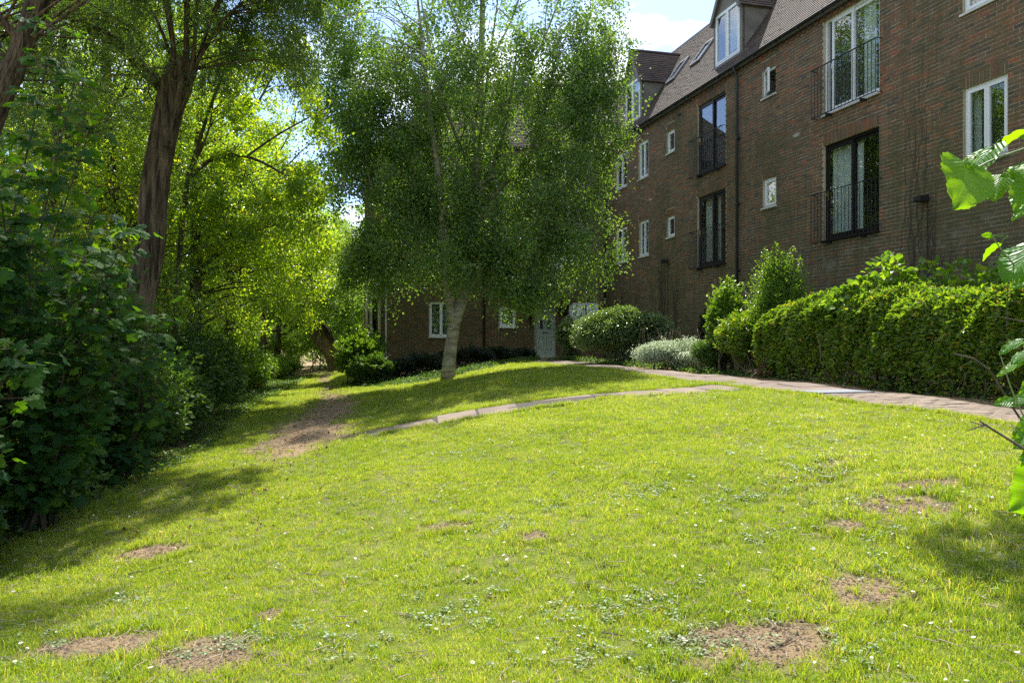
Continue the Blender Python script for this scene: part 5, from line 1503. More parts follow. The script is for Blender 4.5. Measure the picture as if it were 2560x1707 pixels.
bush('hazel_bush', 'broad bush of large bright leaves rising highest above the left part of the clipped hedge', (6.35, 13.1), (1.15, .95, 2.25), 2600, .12, 'l_bright', tmpl=T_oval(1, .8), seed=3, up=.9, shell=4, n_obj=290, stems=8)
bush('hazel_bush', 'smaller lime green bush of large leaves showing over the hedge further right', (6.95, 12.1), (.9, .8, 2.1), 1500, .12, 'l_bright', tmpl=T_oval(1, .8), seed=33, up=.9, shell=4, n_obj=200, stems=6)
bush('privet_bush', 'tall small-leaved privet with upright sprays behind the end of the hedge', (5.38, 16.1), (.58, .6, 2.55), 21000, .045, 'l_bright', seed=4, spray=190, stems=14, bumps=22)
bush('elder_bush', 'straggly elder bush with two bare leaning stems beside the black downpipe', (4.75, 17.6), (.48, .5, 1.95), 4200, .085, 'l_bright', seed=5, spray=60, stems=8, tmpl=T_oval(1, .5), bumps=20, shell=2.2, bark='paletwig')
bush('laurel_bush', 'low mixed glossy shrub filling the gap between silver shrub and hedge', (xD(8.95, 16.3), 16.3), (.75, .75, 1.45), 13000, .07, 'l_hedge', seed=6, spray=20, stems=8, bumps=18)
bush('silver_shrub', 'low spreading silvery variegated shrub beside the path', (xD(8.75, 18.7), 18.7), (1.15, .8, .78), 26000, .040, 'l_silver', seed=7, spray=60, stems=10, bumps=22, up=.7)
bush('box_bush', 'short green bush at the right end of the silvery shrub', (xD(8.7, 17.4), 17.4), (.5, .5, .85), 8000, .045, 'l_under', seed=8, stems=6)
bush('round_bush', 'large rounded dark evergreen bush right of the front door', (P(1565, 0, 22.6)[0], 22.6), (1.50, 1.15, 1.72), 52000, .060, 'l_gloss', seed=9, spray=60, stems=10, bumps=26, up=.9)
bush('evergreen_bush', 'narrow dark evergreen between the front door and the round bush', (P(1428, 0, 26.0)[0], 26.0), (.62, .6, 1.5), 11000, .06, 'l_gloss', seed=10, stems=8)
for i, (px, Y, hh, lb) in enumerate([(1730, 22.6, 1.7, 'tall thin ivy column at the wall right of the round bush'), (1755, 21.8, 1.25, 'short thin ivy column on the brick wall behind the silvery shrub')]):
    c = (P(px, 0, Y)[0], Y); d_ = Dd(*c); 
    bush('wall_ivy', lb, (xD(D0 - .22, Y), Y), (.22, .2, hh), 2600, .06, 'l_dark', 'ivy', seed=60 + i, stems=4, bumps=10, group='ivy columns on the long wall')
# dry grass clump
r_ = np.random.default_rng(8); bq = gp(P(1912, 0, 15.0)[0], 15.0); dg = MB()
for i in range(150):
    d = nz(r_.normal(size=3) * np.array([1, 1, .3]) + [0, 0, .9]); l = r_.uniform(.25, .55)
    tip = bq + d * l; tip[2] -= .35 * l * (1 - d[2]); tip[2] = max(tip[2], bq[2] + .02)
    w_ = nz(np.cross(d, [0, 0, 1])) * .006; m_ = bq + d * l * .55 + np.array([0, 0, .05])
    dg.add([bq - w_, bq + w_, m_ + w_, m_ - w_, tip], [[0, 1, 2, 3], [3, 2, 4, 4]])
o = dg.build('dead_grass_clump', M['dry']); tag(o, 'brown dried-out clump of strappy leaves at the foot of the hedge end', 'plant')

# bed plants along the wing
for i, (px, Y, rad, n, mt, lb) in enumerate([
    (898, 25.0, (.72, .8, 1.75), 26000, 'l_bright', 'bright leafy rose bush at the corner of the wing beside the track'),
    (925, 24.2, (.72, .6, 1.0), 15000, 'l_under', 'low dark green bush at the foot of the bright rose bush'),
    (928, 27.6, (.6, .6, 1.7), 12000, 'l_under', 'mid green bush close against the left corner of the wing'),
    (985, 25.6, (.9, .7, .75), 13000, 'l_dark', 'low dark shrub left of the birch trunk'),
    (1060, 25.6, (.95, .7, .80), 13000, 'l_dark', 'low dark shrub just behind the birch trunk'),
    (1165, 26.4, (.9, .6, .78), 12000, 'l_dark', 'low dark shrub right of the birch trunk under the wall'),
    (1240, 27.8, (.75, .5, .55), 8000, 'l_dark', 'low dark shrub below the small blinded window'),
    (1305, 28.8, (.45, .4, .42), 5000, 'l_dark', 'small dark plant left of the doorstep')]):
    bush('bed_shrub', lb, ((px - 1280) / F * Y, Y), rad, n, .055 if i > 2 else .07, mt, seed=80 + i, stems=6, bumps=24, spray=90 if i == 0 else 45)

# left thicket -----------------------------------------------------------------------
UG = [(-5.55, 9.6, 1.0, 1.5, 12000, 'l_under', 'dark bramble mound at the shaded lawn edge nearest the sycamore'),
      (-5.9, 11.6, 1.0, 1.7, 15000, 'l_under', 'dark green shrub halfway along the left lawn edge'),
      (-6.1, 13.4, 1.0, 1.8, 16000, 'l_under', 'leafy shrub below the leaning willow trunk'),
      (-6.5, 15.6, 1.0, 1.9, 17000, 'l_under', 'shrub with lighter shoots beyond the willow trunk'),
      (-7.1, 18.0, 1.1, 2.0, 18000, 'l_under', 'dense dark shrub where the lawn edge bends'),
      (-7.5, 20.6, 1.1, 1.9, 17000, 'l_bright', 'bright green shrub before the narrow end of the lawn'),
      (-8.3, 23.6, 1.2, 1.7, 15000, 'l_bright', 'yellow green shrub beside the track'),
      (-9.3, 27.5, 1.2, 1.3, 12000, 'l_bright', 'low bright plants near the far pollarded willow'),
      (-10.2, 32.0, 1.3, 1.2, 10000, 'l_bright', 'farthest low bright plants at the foot of the pollarded willow'),
      (-8.0, 11.5, 1.6, 3.4, 16000, 'l_under', 'tall dark shrub behind the bramble mound'),
      (-8.6, 15.5, 1.6, 3.2, 16000, 'l_poplar', 'tall sunlit shrub behind the willow trunk'),
      (-9.6, 20.0, 1.8, 3.4, 18000, 'l_poplar', 'tall sunlit shrub in the middle of the thicket'),
      (-11.0, 26.0, 2.0, 3.4, 18000, 'l_far', 'tall pale shrub far down the thicket'),
      (-6.4, 8.0, 1.5, 3.2, 22000, 'l_under', 'tall black-green shrub behind the sycamore saplings'),
      (-5.9, 10.3, 1.3, 3.3, 20000, 'l_under', 'dark upright shrub between the saplings and the willow trunk'),
      (-7.6, 6.2, 1.6, 3.4, 16000, 'l_under', 'dark shrub just outside the left edge'),
      (-5.25, 6.6, .8, 1.0, 9000, 'l_under', 'low dark foliage at the foot of the sycamore sapling'),
      (-4.95, 8.0, .7, .9, 8000, 'l_under', 'low dark leafy mound at the shaded edge of the lawn'),
      (-5.1, 5.0, .8, 1.1, 8000, 'l_under', 'dark low bush at the lower left edge'),
      (-11.0, 36.5, 1.6, 2.2, 12000, 'l_far', 'pale low bush behind the narrow end of the track'),
      (-9.6, 33.5, .9, 1.0, 7000, 'l_bright', 'small bright plant at the foot of the pollarded willow'),
      (-8.2, 47.0, 3.2, 3.8, 16000, 'l_far', 'broad pale bush farthest down the track'),
      (-9.5, 41.0, 2.2, 2.6, 13000, 'l_far', 'pale bush behind the pollarded willow'),
      (-6.2, 43.5, 2.2, 2.8, 13000, 'l_far', 'pale bush closing the end of the track'),
      (-13.2, 39.0, 2.4, 3.0, 13000, 'l_far', 'pale bush left of the pollarded willow'),
      (-12.4, 32.0, 2.0, 3.2, 15000, 'l_far', 'tall pale bush beside the far track')]
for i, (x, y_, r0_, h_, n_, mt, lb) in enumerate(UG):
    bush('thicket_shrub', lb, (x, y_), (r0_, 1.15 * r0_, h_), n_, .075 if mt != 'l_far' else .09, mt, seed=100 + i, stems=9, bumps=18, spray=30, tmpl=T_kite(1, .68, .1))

# sycamore saplings, large leaves near the camera
def sycamore(c, h, n, label, seed, spreadr, n_obj):
    r_ = np.random.default_rng(seed); b = gp(c[0], c[1], -.05); root = empty('sycamore_sapling', b, label, 'sapling', 'sycamore saplings at the left')
    pos, dirs, mb = [], [], MB()
    nst = 9
    for i in range(nst):
        a = r_.uniform(0, 2 * np.pi); e = b + np.array([math.cos(a) * spreadr * r_.uniform(.2, .9), math.sin(a) * spreadr * r_.uniform(.2, .9), h * r_.uniform(.55, 1.0)])
        L_ = spline([b + r_.normal(0, .08, 3) * [1, 1, 0], (b + e) / 2 + r_.normal(0, .12, 3), e], 14)
        mb.add(*tube(L_, np.linspace(.020, .006, 14), 5))
        for k in range(2, 14):
            for s in range(max(1, n // (nst * 12))):
                d = nz(np.array([r_.normal(), r_.normal() - .35, r_.uniform(-.2, .5)])); l = r_.uniform(.10, .34)
                q = L_[k] + d * l; mb.add(*tube([L_[k], q], .0025, 3, cap=False)); pos.append(q); dirs.append(d)
    mb.build('stems', M['twig'], root, smooth=True, kind='stuff')
    pos, dirs = np.array(pos), np.array(dirs); n_ = len(pos)
    d = dirs * .9 + r_.normal(0, .25, (n_, 3)); d[:, 2] -= .55; d = nz(d)
    nn = r_.normal(0, .35, (n_, 3)) + np.array([.1, -.35, .9]); nn = nz(nn - d * (nn * d).sum(1, keepdims=True))
    Rm = np.stack([np.cross(d, nn), d, nn], -1)
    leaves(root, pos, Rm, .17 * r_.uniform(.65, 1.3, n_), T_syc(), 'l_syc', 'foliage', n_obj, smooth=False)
sycamore((-4.45, 6.1), 3.3, 1500, 'tall sycamore sapling with lobed leaves at the left edge of the picture', 31, 1.15, 300)
sycamore((-4.6, 7.8), 3.7, 1900, 'dark sycamore sapling leaning over the shaded lawn edge', 32, 1.35, 250)
sycamore((-4.9, 9.9), 1.9, 800, 'low sycamore sapling by the leaning willow', 33, .9, 100)
sycamore((-6.0, 8.6), 5.8, 2600, 'tallest sycamore sapling behind the others', 34, 1.6, 100)
sycamore((-5.4, 6.4), 5.0, 1900, 'sycamore sapling at the picture edge under the dark willow', 35, 1.2, 100)

# --- lime branches close to the camera on the right ------------------------------------
def lime():
    r_ = np.random.default_rng(14)
    b = gp(1.72, 1.9, -.02)
    root = empty('lime_sapling', b, 'young lime sapling with big bright leaves at the right edge close to the camera', 'sapling')
    Yl = 2.0
    mb = MB()
    main = [b, P(2700, 1500, Yl), P(2660, 1150, Yl), P(2640, 800, Yl), P(2650, 420, Yl), P(2640, 330, Yl)]
    mb.add(*tube(spline(main, 20), np.linspace(.014, .006, 20), 7))
    tw = [([P(2650, 345, Yl), P(2560, 372, Yl - .05), P(2470, 405, Yl - .08), P(2390, 450, Yl - .1)], .0035),
          ([P(2650, 800, Yl), P(2560, 690, Yl - .02), P(2500, 620, Yl - .02), P(2478, 582, Yl - .02)], .003),
          ([P(2660, 455, Yl), P(2560, 440, Yl), P(2505, 440, Yl)], .002),
          ([P(2680, 1250, Yl), P(2620, 1150, Yl), P(2540, 1000, Yl), P(2502, 890, Yl)], .003)]
    for pts, rr in tw: mb.add(*tube(spline(pts, 12), np.linspace(rr, rr * .5, 12), 6))
    mb.build('stem', plain_mat('green_stem', (.16, .20, .07), .5), root, smooth=True)
    mb = MB()
    for pts, rr in [([P(2720, 1230, 1.8), P(2560, 1122, 1.85), P(2490, 1078, 1.9), P(2450, 1052, 1.9)], .005), ([P(2463, 1062, 1.9), P(2440, 1068, 1.9), P(2420, 1076, 1.88)], .002), ([P(2468, 1064, 1.9), P(2445, 1058, 1.92), P(2423, 1052, 1.95)], .002),
                    ([P(2720, 1300, 2.1), P(2560, 1060, 2.1), P(2520, 1000, 2.1), P(2460, 910, 2.1), P(2385, 884, 2.1)], .0045), ([P(2640, 1060, 2.0), P(2580, 1075, 2.0), P(2528, 1066, 2.0)], .002), ([P(2600, 810, 2.1), P(2540, 800, 2.1), P(2490, 790, 2.1)], .0022), ([P(2520, 700, 2.15), P(2519, 760, 2.15), P(2515, 830, 2.15)], .002)]:
        mb.add(*tube(spline(pts, 12), np.linspace(rr, rr * .45, 12), 6))
    mb.build('bare_twigs', M['twig'], root, smooth=True)
    # leaf: base pixel, tip pixel, depth offsets, roll (normal leaning to the camera), size from pixels
    LV = [((2415, 415), (2412, 535), -.10, -.15, .25), ((2440, 392), (2360, 455), -.10, .06, .95), ((2480, 372), (2372, 478), -.03, -.04, 1.5), ((2560, 330), (2455, 380), .0, .10, 1.35), ((2640, 350), (2500, 400), -.05, -.15, .75),
          ((2620, 330), (2530, 330), .05, 0, .6), ((2505, 440), (2472, 505), 0, -.04, .35), ((2640, 440), (2522, 505), -.02, -.12, .55), ((2600, 500), (2505, 545), 0, .0, 1.3), ((2640, 520), (2550, 560), .03, 0, 1.1),
          ((2478, 590), (2450, 585), 0, 0, .5), ((2495, 612), (2440, 650), 0, .06, 1.9), ((2620, 610), (2470, 690), -.02, -.05, .95), ((2640, 640), (2492, 672), .02, .05, 1.3), ((2640, 690), (2500, 700), .02, 0, 1.4), ((2570, 640), (2530, 710), .01, -.05, .9), ((2640, 730), (2560, 755), 0, 0, 1.2),
          ((2560, 850), (2478, 880), 0, 0, 1.1), ((2580, 880), (2510, 905), 0, 0, 1.1), ((2560, 905), (2468, 935), 0, .04, 1.7), ((2620, 930), (2520, 985), 0, .03, 1.3), ((2600, 990), (2500, 1000), 0, .02, 1.2), ((2545, 1005), (2472, 1000), .02, 0, 1.0), ((2600, 1030), (2530, 1040), 0, .02, 1.2),
          ((2640, 1075), (2512, 1075), 0, -.02, 1.0), ((2610, 1085), (2520, 1110), -.02, -.03, .5), ((2620, 1125), (2530, 1140), -.02, 0, .7), ((2640, 1180), (2515, 1290), -.05, -.05, .7), ((2640, 1240), (2540, 1290), -.02, -.02, 1.0), ((2620, 820), (2540, 900), .02, -.03, 1.0), ((2660, 960), (2560, 960), 0, 0, 1.0), ((2660, 780), (2556, 800), 0, 0, 1.2)]
    ms = [raw_mesh('leaf', *T_heart(1, [.92, .74, .66][s], 9, True, s), M['l_hazel'], smooth=True) for s in range(3)]
    base = np.array(world_loc(root))
    for i, (bp_, tp_, d0_, d1_, roll) in enumerate(LV):
        p0 = P(*bp_, Yl + d0_); p1 = P(*tp_, Yl + d0_ + d1_); d = p1 - p0; l = np.linalg.norm(d); d = d / l
        toc = nz(np.array([0, 0, EYE]) - p0); up = np.array([0, .1, 1.0])
        nn = up * min(roll, 2) * .9 + toc * (.9 - .35 * roll) + r_.normal(0, .25, 3); nn = nz(nn - d * (nn @ d)); x = np.cross(d, nn)
        l *= (.70 if i < 4 else .80)
        mt = Matrix([[x[r] * l, d[r] * l, nn[r] * l] for r in range(3)]).to_4x4(); mt.translation = Vector(p0 - base)
        o = bpy.data.objects.new('leaf', ms[0 if i < 4 else i % 3]); o.matrix_local = mt; o.parent = root; COL.objects.link(o)
        V, q = tube([p0 - d * .03 + [0, 0, .006], p0 + d * .004], .0011, 4); obj('leaf_stalk', V, q[q[:, 2] != q[:, 3]], M['l_hazel'], root)
lime()

# dead creeper stems on the long wall ---------------------------------------------------
def creeper(px, py0, py1, wdt, n, seed, label):
    r_ = np.random.default_rng(seed); a, Y = mw_a(px); z0 = max(EYE + (853 - py0) / F * Y, float(gz(*MW.pt(a, 0, 0)[:2]))); z1 = EYE + (853 - py1) / F * Y
    mb = MB()
    for i in range(n):
        x = a + r_.normal(0, wdt * .3); z = z0; top = z0 + (z1 - z0) * r_.uniform(.45, 1); pts = []
        while z < top:
            pts.append(MW.pt(x, z, .016)); x += r_.normal(0, .035) ; z += r_.uniform(.08, .2)
        if len(pts) > 3: mb.add(*tube(spline(pts, len(pts) * 2), np.linspace(.009, .0025, len(pts) * 2) * r_.uniform(.5, 1.2), 4))
    o = mb.build('dead_creeper', M['twig']); tag(o, label, 'creeper', 'dead creeper stems on the long wall')
creeper(2333, 760, 490, .10, 16, 1, 'thick dark dead creeper below the wall lamp right of the patio doors')
creeper(2365, 760, 560, .10, 10, 2, 'brown dead creeper just right of the lamp cable')
creeper(2300, 760, 130, .55, 14, 3, 'fine fan of dead creeper reaching up beside the patio doors')
creeper(2450, 760, 560, .25, 6, 4, 'short dead creeper below the right-hand window')
creeper(1656, 850, 560, .18, 14, 5, 'dead creeper on the green stained wall above the round bush')
creeper(1690, 850, 640, .12, 8, 6, 'thin dead creeper left of the far patio doors')
creeper(1560, 850, 640, .35, 8, 7, 'faint dead creeper near the wall corner')

# ------------------------------------------------------------------ lawn
def tuft_mesh(name, n, hgt, rad, w, seed, mat, lean=.5):
    r_ = np.random.default_rng(seed); V = []; Fc = []
    for i in range(n):
        a = r_.uniform(0, 2 * np.pi); q = rad * math.sqrt(r_.uniform()); bx_, by_ = q * math.cos(a), q * math.sin(a)
        h = hgt * r_.uniform(.5, 1.15); la = r_.uniform(0, 2 * np.pi); ln = lean * r_.uniform(.2, 1.3) * h
        f = r_.uniform(0, np.pi); wx, wy = math.cos(f) * w / 2, math.sin(f) * w / 2; k = len(V)
        V += [(bx_ - wx, by_ - wy, -.004), (bx_ + wx, by_ + wy, -.004), (bx_ + wx * .8 + ln * .35 * math.cos(la), by_ + wy * .8 + ln * .35 * math.sin(la), h * .6),
              (bx_ - wx * .8 + ln * .35 * math.cos(la), by_ - wy * .8 + ln * .35 * math.sin(la), h * .6), (bx_ + ln * math.cos(la), by_ + ln * math.sin(la), h * r_.uniform(.75, 1))]
        Fc += [[k, k + 1, k + 2], [k, k + 2, k + 3], [k + 3, k + 2, k + 4]]
    m = raw_mesh(name, np.array(V), np.array(Fc), mat); o = bpy.data.objects.new(name, m); return o

def scatter(name, label, protos, pos, scale, seed, kind='stuff', tilt=.12):
    col = bpy.data.collections.new(name + '_parts')
    for p in protos: col.objects.link(p)
    r_ = np.random.default_rng(seed); n = len(pos)
    m = bpy.data.meshes.new(name); m.vertices.add(n); m.vertices.foreach_set('co', np.asarray(pos, np.float32).ravel())
    rot = np.c_[r_.normal(0, tilt, n), r_.normal(0, tilt, n), r_.uniform(0, 6.283, n)].astype(np.float32)
    a = m.attributes.new('rot', 'FLOAT_VECTOR', 'POINT'); a.data.foreach_set('vector', rot.ravel())
    a = m.attributes.new('scl', 'FLOAT', 'POINT'); a.data.foreach_set('value', np.asarray(scale, np.float32))
    a = m.attributes.new('pick', 'INT', 'POINT'); a.data.foreach_set('value', r_.integers(0, len(protos), n).astype(np.int32))
    o = bpy.data.objects.new(name, m); COL.objects.link(o); tag(o, label, kind=kind)
    ng = bpy.data.node_groups.new(name + '_nodes', 'GeometryNodeTree')
    ng.interface.new_socket('Geometry', in_out='INPUT', socket_type='NodeSocketGeometry'); ng.interface.new_socket('Geometry', in_out='OUTPUT', socket_type='NodeSocketGeometry')
    N, L = ng.nodes, ng.links
    gi, go = N.new('NodeGroupInput'), N.new('NodeGroupOutput'); ip = N.new('GeometryNodeInstanceOnPoints'); ci = N.new('GeometryNodeCollectionInfo')
    ci.inputs['Collection'].default_value = col; ci.inputs['Separate Children'].default_value = True; ci.inputs['Reset Children'].default_value = True
    ip.inputs['Pick Instance'].default_value = True
    def na(nm, ty):
        q = N.new('GeometryNodeInputNamedAttribute'); q.data_type = ty; q.inputs['Name'].default_value = nm; return q.outputs['Attribute']
    L.new(gi.outputs[0], ip.inputs['Points']); L.new(ci.outputs[0], ip.inputs['Instance']); L.new(na('pick', 'INT'), ip.inputs['Instance Index'])
    er = N.new('FunctionNodeEulerToRotation'); L.new(na('rot', 'FLOAT_VECTOR'), er.inputs[0]); L.new(er.outputs[0], ip.inputs['Rotation'])
    L.new(na('scl', 'FLOAT'), ip.inputs['Scale']); L.new(ip.outputs[0], go.inputs[0])
    md = o.modifiers.new('scatter', 'NODES'); md.node_group = ng
    return o

M['grass'] = leaf_mat('lawn_grass', G((0, (0.137, 0.227, 0.023)), (0.45, (0.228, 0.324, 0.034)), (0.84, (0.319, 0.394, 0.049)), (0.93, (0.433, 0.378, 0.117)), (1, (0.593, 0.475, 0.312))), (1.9, 1.8, .45), .5, .45, .4, patchy=True)
M['clover'] = leaf_mat('ground_ivy_leaf', G((0, (0.11, 0.18, 0.055)), (1, (0.23, 0.31, 0.13))), (1.2, 1.3, .6), .30, .5, .4)
M['petal'] = plain_mat('daisy_petal', (.80, .80, .76), .6, var=.03); M['yolk'] = plain_mat('daisy_centre', (.7, .5, .03), .7)
M['straw'] = plain_mat('dry_stalk', (.33, .26, .17), .8, var=.25, scale=30)

def sample_area(n_try, y0, y1, seed, dens):
    r_ = np.random.default_rng(seed)
    y_ = r_.uniform(y0, y1, n_try); hwid = .70 * y_ + .6; x = r_.uniform(-1, 1, n_try) * hwid
    ok = (np.abs(x) < 9) & (Dd(x, y_) < 6.93) & (x > left_edge(y_) - .4)
    d, _ = seg_dist(x, y_, SP); ok &= d > .43
    ok &= y_ < bed_y(x)
    x, y_ = x[ok], y_[ok]
    s = soil(x, y_); keep = r_.uniform(0, 1, len(x)) < dens(x, y_, s)
    return x[keep], y_[keep], s[keep]
tufts = [tuft_mesh('tuft', 40, [.026, .032, .038, .044, .030][i], .060, .0030, i, M['grass'], .95) for i in range(5)]
tufts_l = [tuft_mesh('tuft', 30, .085, .045, .0038, 20 + i, M['grass'], .7) for i in range(2)]
lawnx, lawny, lawns = [], [], []
for (y0, y1, dn) in [(2.8, 7, 900), (7, 11, 620), (11, 17, 330), (17, 30, 150), (30, 42, 50)]:
    area_n = int(dn * (y1 - y0) * (.70 * (y0 + y1) / 2 + .6) * 2 * .72)
    ymid = .5 * (y0 + y1)
    x, y_, s_ = sample_area(area_n, y0, y1, int(y0 * 10), lambda x, y_, s: (1 - s) ** 1.5 * (.62 + .38 * np.clip(.6 + wob(x * .35, y_ * .35), 0, 1)) * np.clip(.85 + .4 * wob(x * 1.3 + 5, y_ * 1.1), .6, 1))
    lawnx.append(x); lawny.append(y_)
lx, ly = np.concatenate(lawnx), np.concatenate(lawny)
far = np.clip((ly - 9) / 12, 0, 1)
sc = (1 + .9 * far) * rng.uniform(.65, 1.25, len(lx)) * (1 + .18 * wob(lx * .5, ly * .5))
scatter('grass', 'short sunlit lawn grass', tufts, np.c_[lx, ly, gz(lx, ly)], sc, 1)
# longer tufts: round the bare patches, along edges, random
r_ = np.random.default_rng(91)
qx, qy = [], []
for (a, b, rx, ry) in PATCH:
    n = int(60 * max(rx, ry) / .25); th = r_.uniform(0, 6.283, n); k = r_.uniform(1.0, 1.7, n); qx.append(a + np.cos(th) * rx * k); qy.append(b + np.sin(th) * ry * k)
x, y_, s_ = sample_area(14000, 2.8, 16, 92, lambda x, y_, s: (1 - s) * np.clip(wob(x * .8 + 2, y_ * .8) * .9 - .1, 0, 1)); qx.append(x); qy.append(y_)
yy = r_.uniform(5, 28, 1400); qx.append(xD(6.90, yy) - np.abs(r_.normal(0, .03, 1400))); qy.append(yy)
tt = r_.uniform(0, len(SP) - 1, 700); k_ = np.minimum(tt.astype(int), len(SP) - 2); f_ = (tt - k_)[:, None]; e_ = SP[k_] * (1 - f_) + SP[k_ + 1] * f_
qx.append(e_[:, 0]); qy.append(e_[:, 1] + np.where(r_.uniform(size=700) < .5, -1, 1) * (.455 + np.abs(r_.normal(0, .03, 700))))
yy = r_.uniform(3, 34, 2600); qx.append(left_edge(yy) + r_.normal(.05, .22, 2600)); qy.append(yy)
qx, qy = np.concatenate(qx), np.concatenate(qy)
# long grass in the shady lower right corner of the lawn
x = r_.normal(2.9, .5, 420); y_ = r_.normal(4.9, .55, 420); qx = np.r_[qx, x]; qy = np.r_[qy, y_]
scatter('long_grass', 'longer grass tufts round bare patches and lawn edges', tufts_l, np.c_[qx, qy, gz(qx, qy)], r_.uniform(.5, 1.15, len(qx)), 2)

def rosette(seed, n=11, spread=.06, ls=.0095):
    r_ = np.random.default_rng(seed); V = []; Fc = []
    for i in range(n):
        a = r_.uniform(0, 6.283); q = spread * math.sqrt(r_.uniform()); c = np.array([q * math.cos(a), q * math.sin(a), r_.uniform(.018, .045)]); k = len(V); s = ls * r_.uniform(.7, 1.3); t1, t2 = r_.normal(0, .25, 2)
        V.append(tuple(c + [0, 0, -.002])); m_ = 7
        for j in range(m_):
            b = j / m_ * 6.283 + .3; V.append((c[0] + s * math.cos(b), c[1] + s * math.sin(b), c[2] + s * (t1 * math.cos(b) + t2 * math.sin(b))))
        Fc += [[k, k + 1 + j, k + 1 + (j + 1) % m_] for j in range(m_)]
    return bpy.data.objects.new('rosette', raw_mesh('rosette', np.array(V), np.array(Fc), M['clover']))
ivyx, ivyy = [], []
cl = [hit(px, py) for (px, py) in [(1770, 1590), (1740, 1640), (1560, 1500), (1600, 1520), (1750, 1620), (1450, 1650), (130, 1600), (60, 1660), (700, 1600), (640, 1600), (420, 1660), (930, 1630), (1090, 1540), (1990, 1545), (2150, 1640), (2140, 1420), (2000, 1180), (2060, 1190), (2120, 1260), (1900, 1340), (1540, 1180), (1250, 1310), (2500, 1440), (370, 1560), (2050, 1150), (1640, 1230), (1420, 1260), (1830, 1250), (2300, 1330), (300, 1500)]]
for c in cl:
    n = int(r_.uniform(14, 34)); ivyx.append(c[0] + r_.normal(0, .20, n)); ivyy.append(c[1] + r_.normal(0, .12, n))
x, y_, s_ = sample_area(9000, 2.8, 13, 93, lambda x, y_, s: np.clip(wob(x * .55 + 9, y_ * .6 + 2) - .15, 0, 1) * .5); ivyx.append(x); ivyy.append(y_)
ivyx, ivyy = np.concatenate(ivyx), np.concatenate(ivyy)
scatter('ground_ivy', 'patches of small grey green round leaves in the lawn', [rosette(i) for i in range(4)], np.c_[ivyx, ivyy, gz(ivyx, ivyy)], r_.uniform(.5, 1.0, len(ivyx)), 3)

def daisy(seed):
    V = []; Fc = []; r_ = np.random.default_rng(seed); m_ = 10; h = .045
    V.append((0, 0, h))
    for j in range(m_ * 2):
        b = j / (m_ * 2) * 6.283; q = .0115 if j % 2 == 0 else .006; V.append((q * math.cos(b), q * math.sin(b), h + .002))
    Fc = [[0, 1 + j, 1 + (j + 1) % (m_ * 2)] for j in range(m_ * 2)]
    me = raw_mesh('daisy', np.array(V), np.array(Fc), M['petal']); me.materials.append(M['yolk'])
    k = len(V); V2 = V + [(.0042 * math.cos(j * 1.047), .0042 * math.sin(j * 1.047), h + .0035) for j in range(6)] + [(0, 0, h + .006)]
    F2 = Fc + [[k + j, k + (j + 1) % 6, k + 6] for j in range(6)]
    me = raw_mesh('daisy', np.array(V2), np.array(F2), M['petal']); me.materials.append(M['yolk'])
    mi = np.zeros(len(F2), np.int32); mi[len(Fc):] = 1; me.polygons.foreach_set('material_index', mi)
    return bpy.data.objects.new('daisy', me)
dx, dy_, s_ = sample_area(26000, 3.3, 22, 94, lambda x, y_, s: (1 - s) * np.clip(.035 + .16 * (x > -.5) * np.clip(wob(x * .45 + 3, y_ * .5) + .15, 0, 1), 0, 1))
scatter('daisies', 'white daisies dotted over the lawn', [daisy(1)], np.c_[dx, dy_, gz(dx, dy_)], r_.uniform(.8, 1.35, len(dx)), 4, tilt=.3)

def stalk(seed):
    r_ = np.random.default_rng(seed); pts = [np.array([0, 0, .0])]; d = np.array([1.0, 0, 0])
    for k in range(5): d = nz(d + r_.normal(0, .22, 3) * [1, 1, .2]); pts.append(pts[-1] + d * .016)
    V, q = tube(np.array(pts) - [.04, 0, -.012], .0020, 4); return bpy.data.objects.new('stalk', raw_mesh('stalk', V, q[q[:, 2] != q[:, 3]], M['straw']))
dx, dy_, s_ = sample_area(34000, 2.8, 16, 95, lambda x, y_, s: .15 + .5 * s + .25 * (wob(x, y_) > .35))
tx = r_.normal(-3.4, .6, 1800); ty = r_.uniform(10.8, 22, 1800); tx = np.interp(ty, TR[:, 1], TR[:, 0]) + r_.normal(0, .5, 1800)
dx, dy_ = np.r_[dx, tx], np.r_[dy_, ty]
scatter('dry_litter', 'dry stalks and catkins scattered on lawn and track', [stalk(i) for i in range(5)], np.c_[dx, dy_, gz(dx, dy_) + .012], r_.uniform(.4, 1.5, len(dx)), 5)

# single fallen sticks
def stick(pxs, rr, label):
    pts = [hit(*p) + [0, 0, .022] for p in pxs]
    mb = MB(); mb.add(*tube(spline(pts, 14), np.linspace(rr, rr * .4, 14), 6, rough=.1))
    p, q = np.array(pts[-2]), np.array(pts[-1]); mb.add(*tube([p, p + (q - p) * .4 + [.03, .06, .01]], rr * .4, 4))
    o = mb.build('stick', M['twig']); tag(o, label, 'stick', 'fallen sticks on the lawn')
stick([(2205, 1545), (2290, 1500), (2370, 1478), (2440, 1462)], .006, 'long dark stick across the bare patch at the lower right')
stick([(1925, 1632), (1960, 1620), (1990, 1603)], .006, 'short pale stick lying on the big bare patch')
stick([(320, 1442), (400, 1425), (475, 1405)], .005, 'thin bent stick left of centre in the sunny lawn')
stick([(1505, 1592), (1560, 1597)], .005, 'small straight grey stick in the lower middle of the lawn')

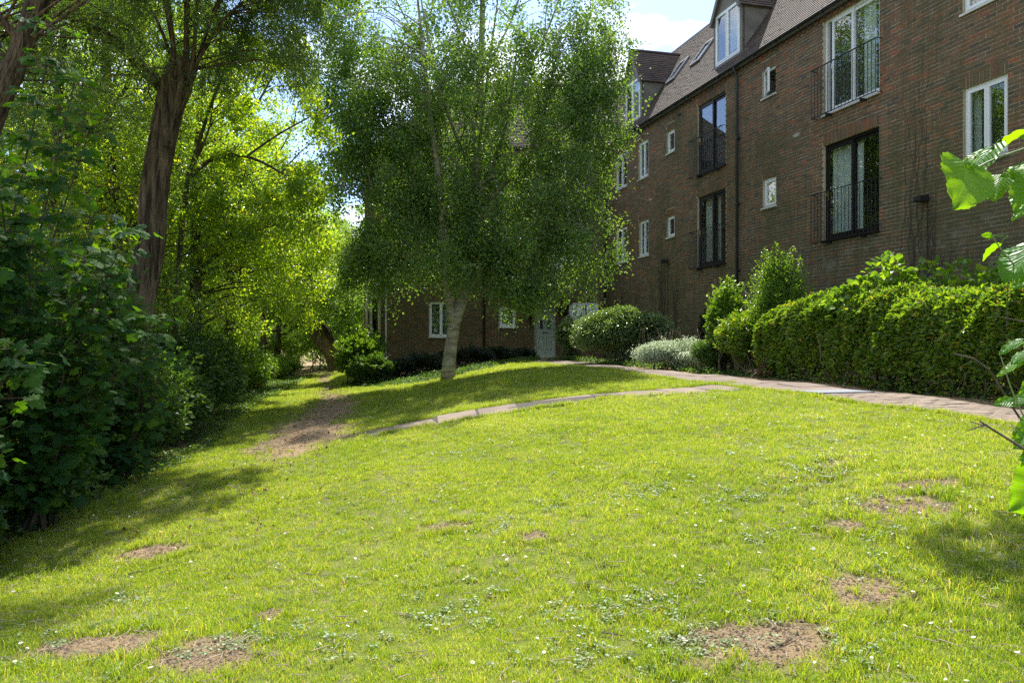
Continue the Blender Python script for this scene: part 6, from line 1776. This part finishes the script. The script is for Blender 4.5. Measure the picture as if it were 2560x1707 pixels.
# leaf litter below the thicket and on the track
lr_ = np.random.default_rng(17); n = 11000
ty = lr_.uniform(6.5, 34, n); tx = np.where(lr_.uniform(size=n) < .35, left_edge(ty) - np.abs(lr_.normal(0, .4, n)) + .1, np.interp(ty, TR[:, 1], TR[:, 0]) + lr_.normal(0, .5, n))
keep = (lr_.uniform(size=n) < .5) | (tx < left_edge(ty) + .2)
tx, ty = tx[keep], ty[keep]; n = len(tx)
M['litter'] = leaf_mat('dead_leaf', G((0, (.09, .05, .025)), (.7, (.19, .115, .055)), (1, (.36, .27, .16))), (1.2, 1.1, .8), .15, .7, .2)
leaves(None, np.c_[tx, ty, gz(tx, ty) + .012], frames(n, lr_, 3.0, 0), lr_.uniform(.03, .07, n), T_kite(1, .5, .1), 'litter', 'leaf_litter')['label'] = 'brown fallen leaves on the soil track'

# ground cover in the beds and along the thicket edge
gr_ = np.random.default_rng(55); n = 30000
y_ = gr_.uniform(5, 34, n); x1_ = left_edge(y_) - gr_.uniform(-.12, 1.5, n) ** 1.0
nb_ = 26000; bx = gr_.uniform(-5.4, 1.0, nb_); by = bed_y(bx) + gr_.uniform(.05, 4.2, nb_) ** 1.0
okb = by < 30.0
nc_ = 16000; cy = gr_.uniform(5, 27.5, nc_); cd = 8.15 + np.abs(gr_.normal(0, .9, nc_)); okc = (gr_.uniform(size=nc_) < np.clip((cy - 14.6) / 2, .22, 1)) & (cd < 11.2)
cx_ = xD(cd, cy)
X_ = np.r_[x1_, bx[okb], cx_[okc]]; Y_ = np.r_[y_, by[okb], cy[okc]]
lump = np.clip(.5 + .5 * wob(X_ * 1.3, Y_ * 1.1), .08, 1); Z_ = gz(X_, Y_) + gr_.uniform(0, 1, len(X_)) * .22 * lump
leaves(None, np.c_[X_, Y_, Z_], frames(len(X_), gr_, .9, .1), gr_.uniform(.035, .075, len(X_)), T_kite(1, .6, .1), 'l_under', 'ground_cover')['label'] = 'low leafy ground cover in the beds and below the thicket'

cr_ = np.random.default_rng(66); V_, F_ = [], []
for (a, b, rx, ry) in PATCH:
    for _ in range(int(620 * rx * ry / .07)):
        x, y2 = a + cr_.normal(0, rx * .55), b + cr_.normal(0, ry * .55); r0_ = abs(cr_.normal(0, .0045)) + .0018
        z = float(gz(x, y2)) + r0_ * .3 + .008; k = len(V_); j = cr_.uniform(.7, 1.3, 6) * r0_
        V_ += [(x + j[0], y2, z), (x - j[1], y2, z), (x, y2 + j[2], z), (x, y2 - j[3], z), (x, y2, z + j[4]), (x, y2, z - j[5])]
        F_ += [[k, k + 2, k + 4], [k + 2, k + 1, k + 4], [k + 1, k + 3, k + 4], [k + 3, k, k + 4]]
o = obj('soil_crumbs', np.array(V_), np.array(F_), plain_mat('crumbly_soil', (.34, .245, .15), .95, var=.4, scale=60), kind='stuff'); o['label'] = 'crumbs of soil on the bare patches'
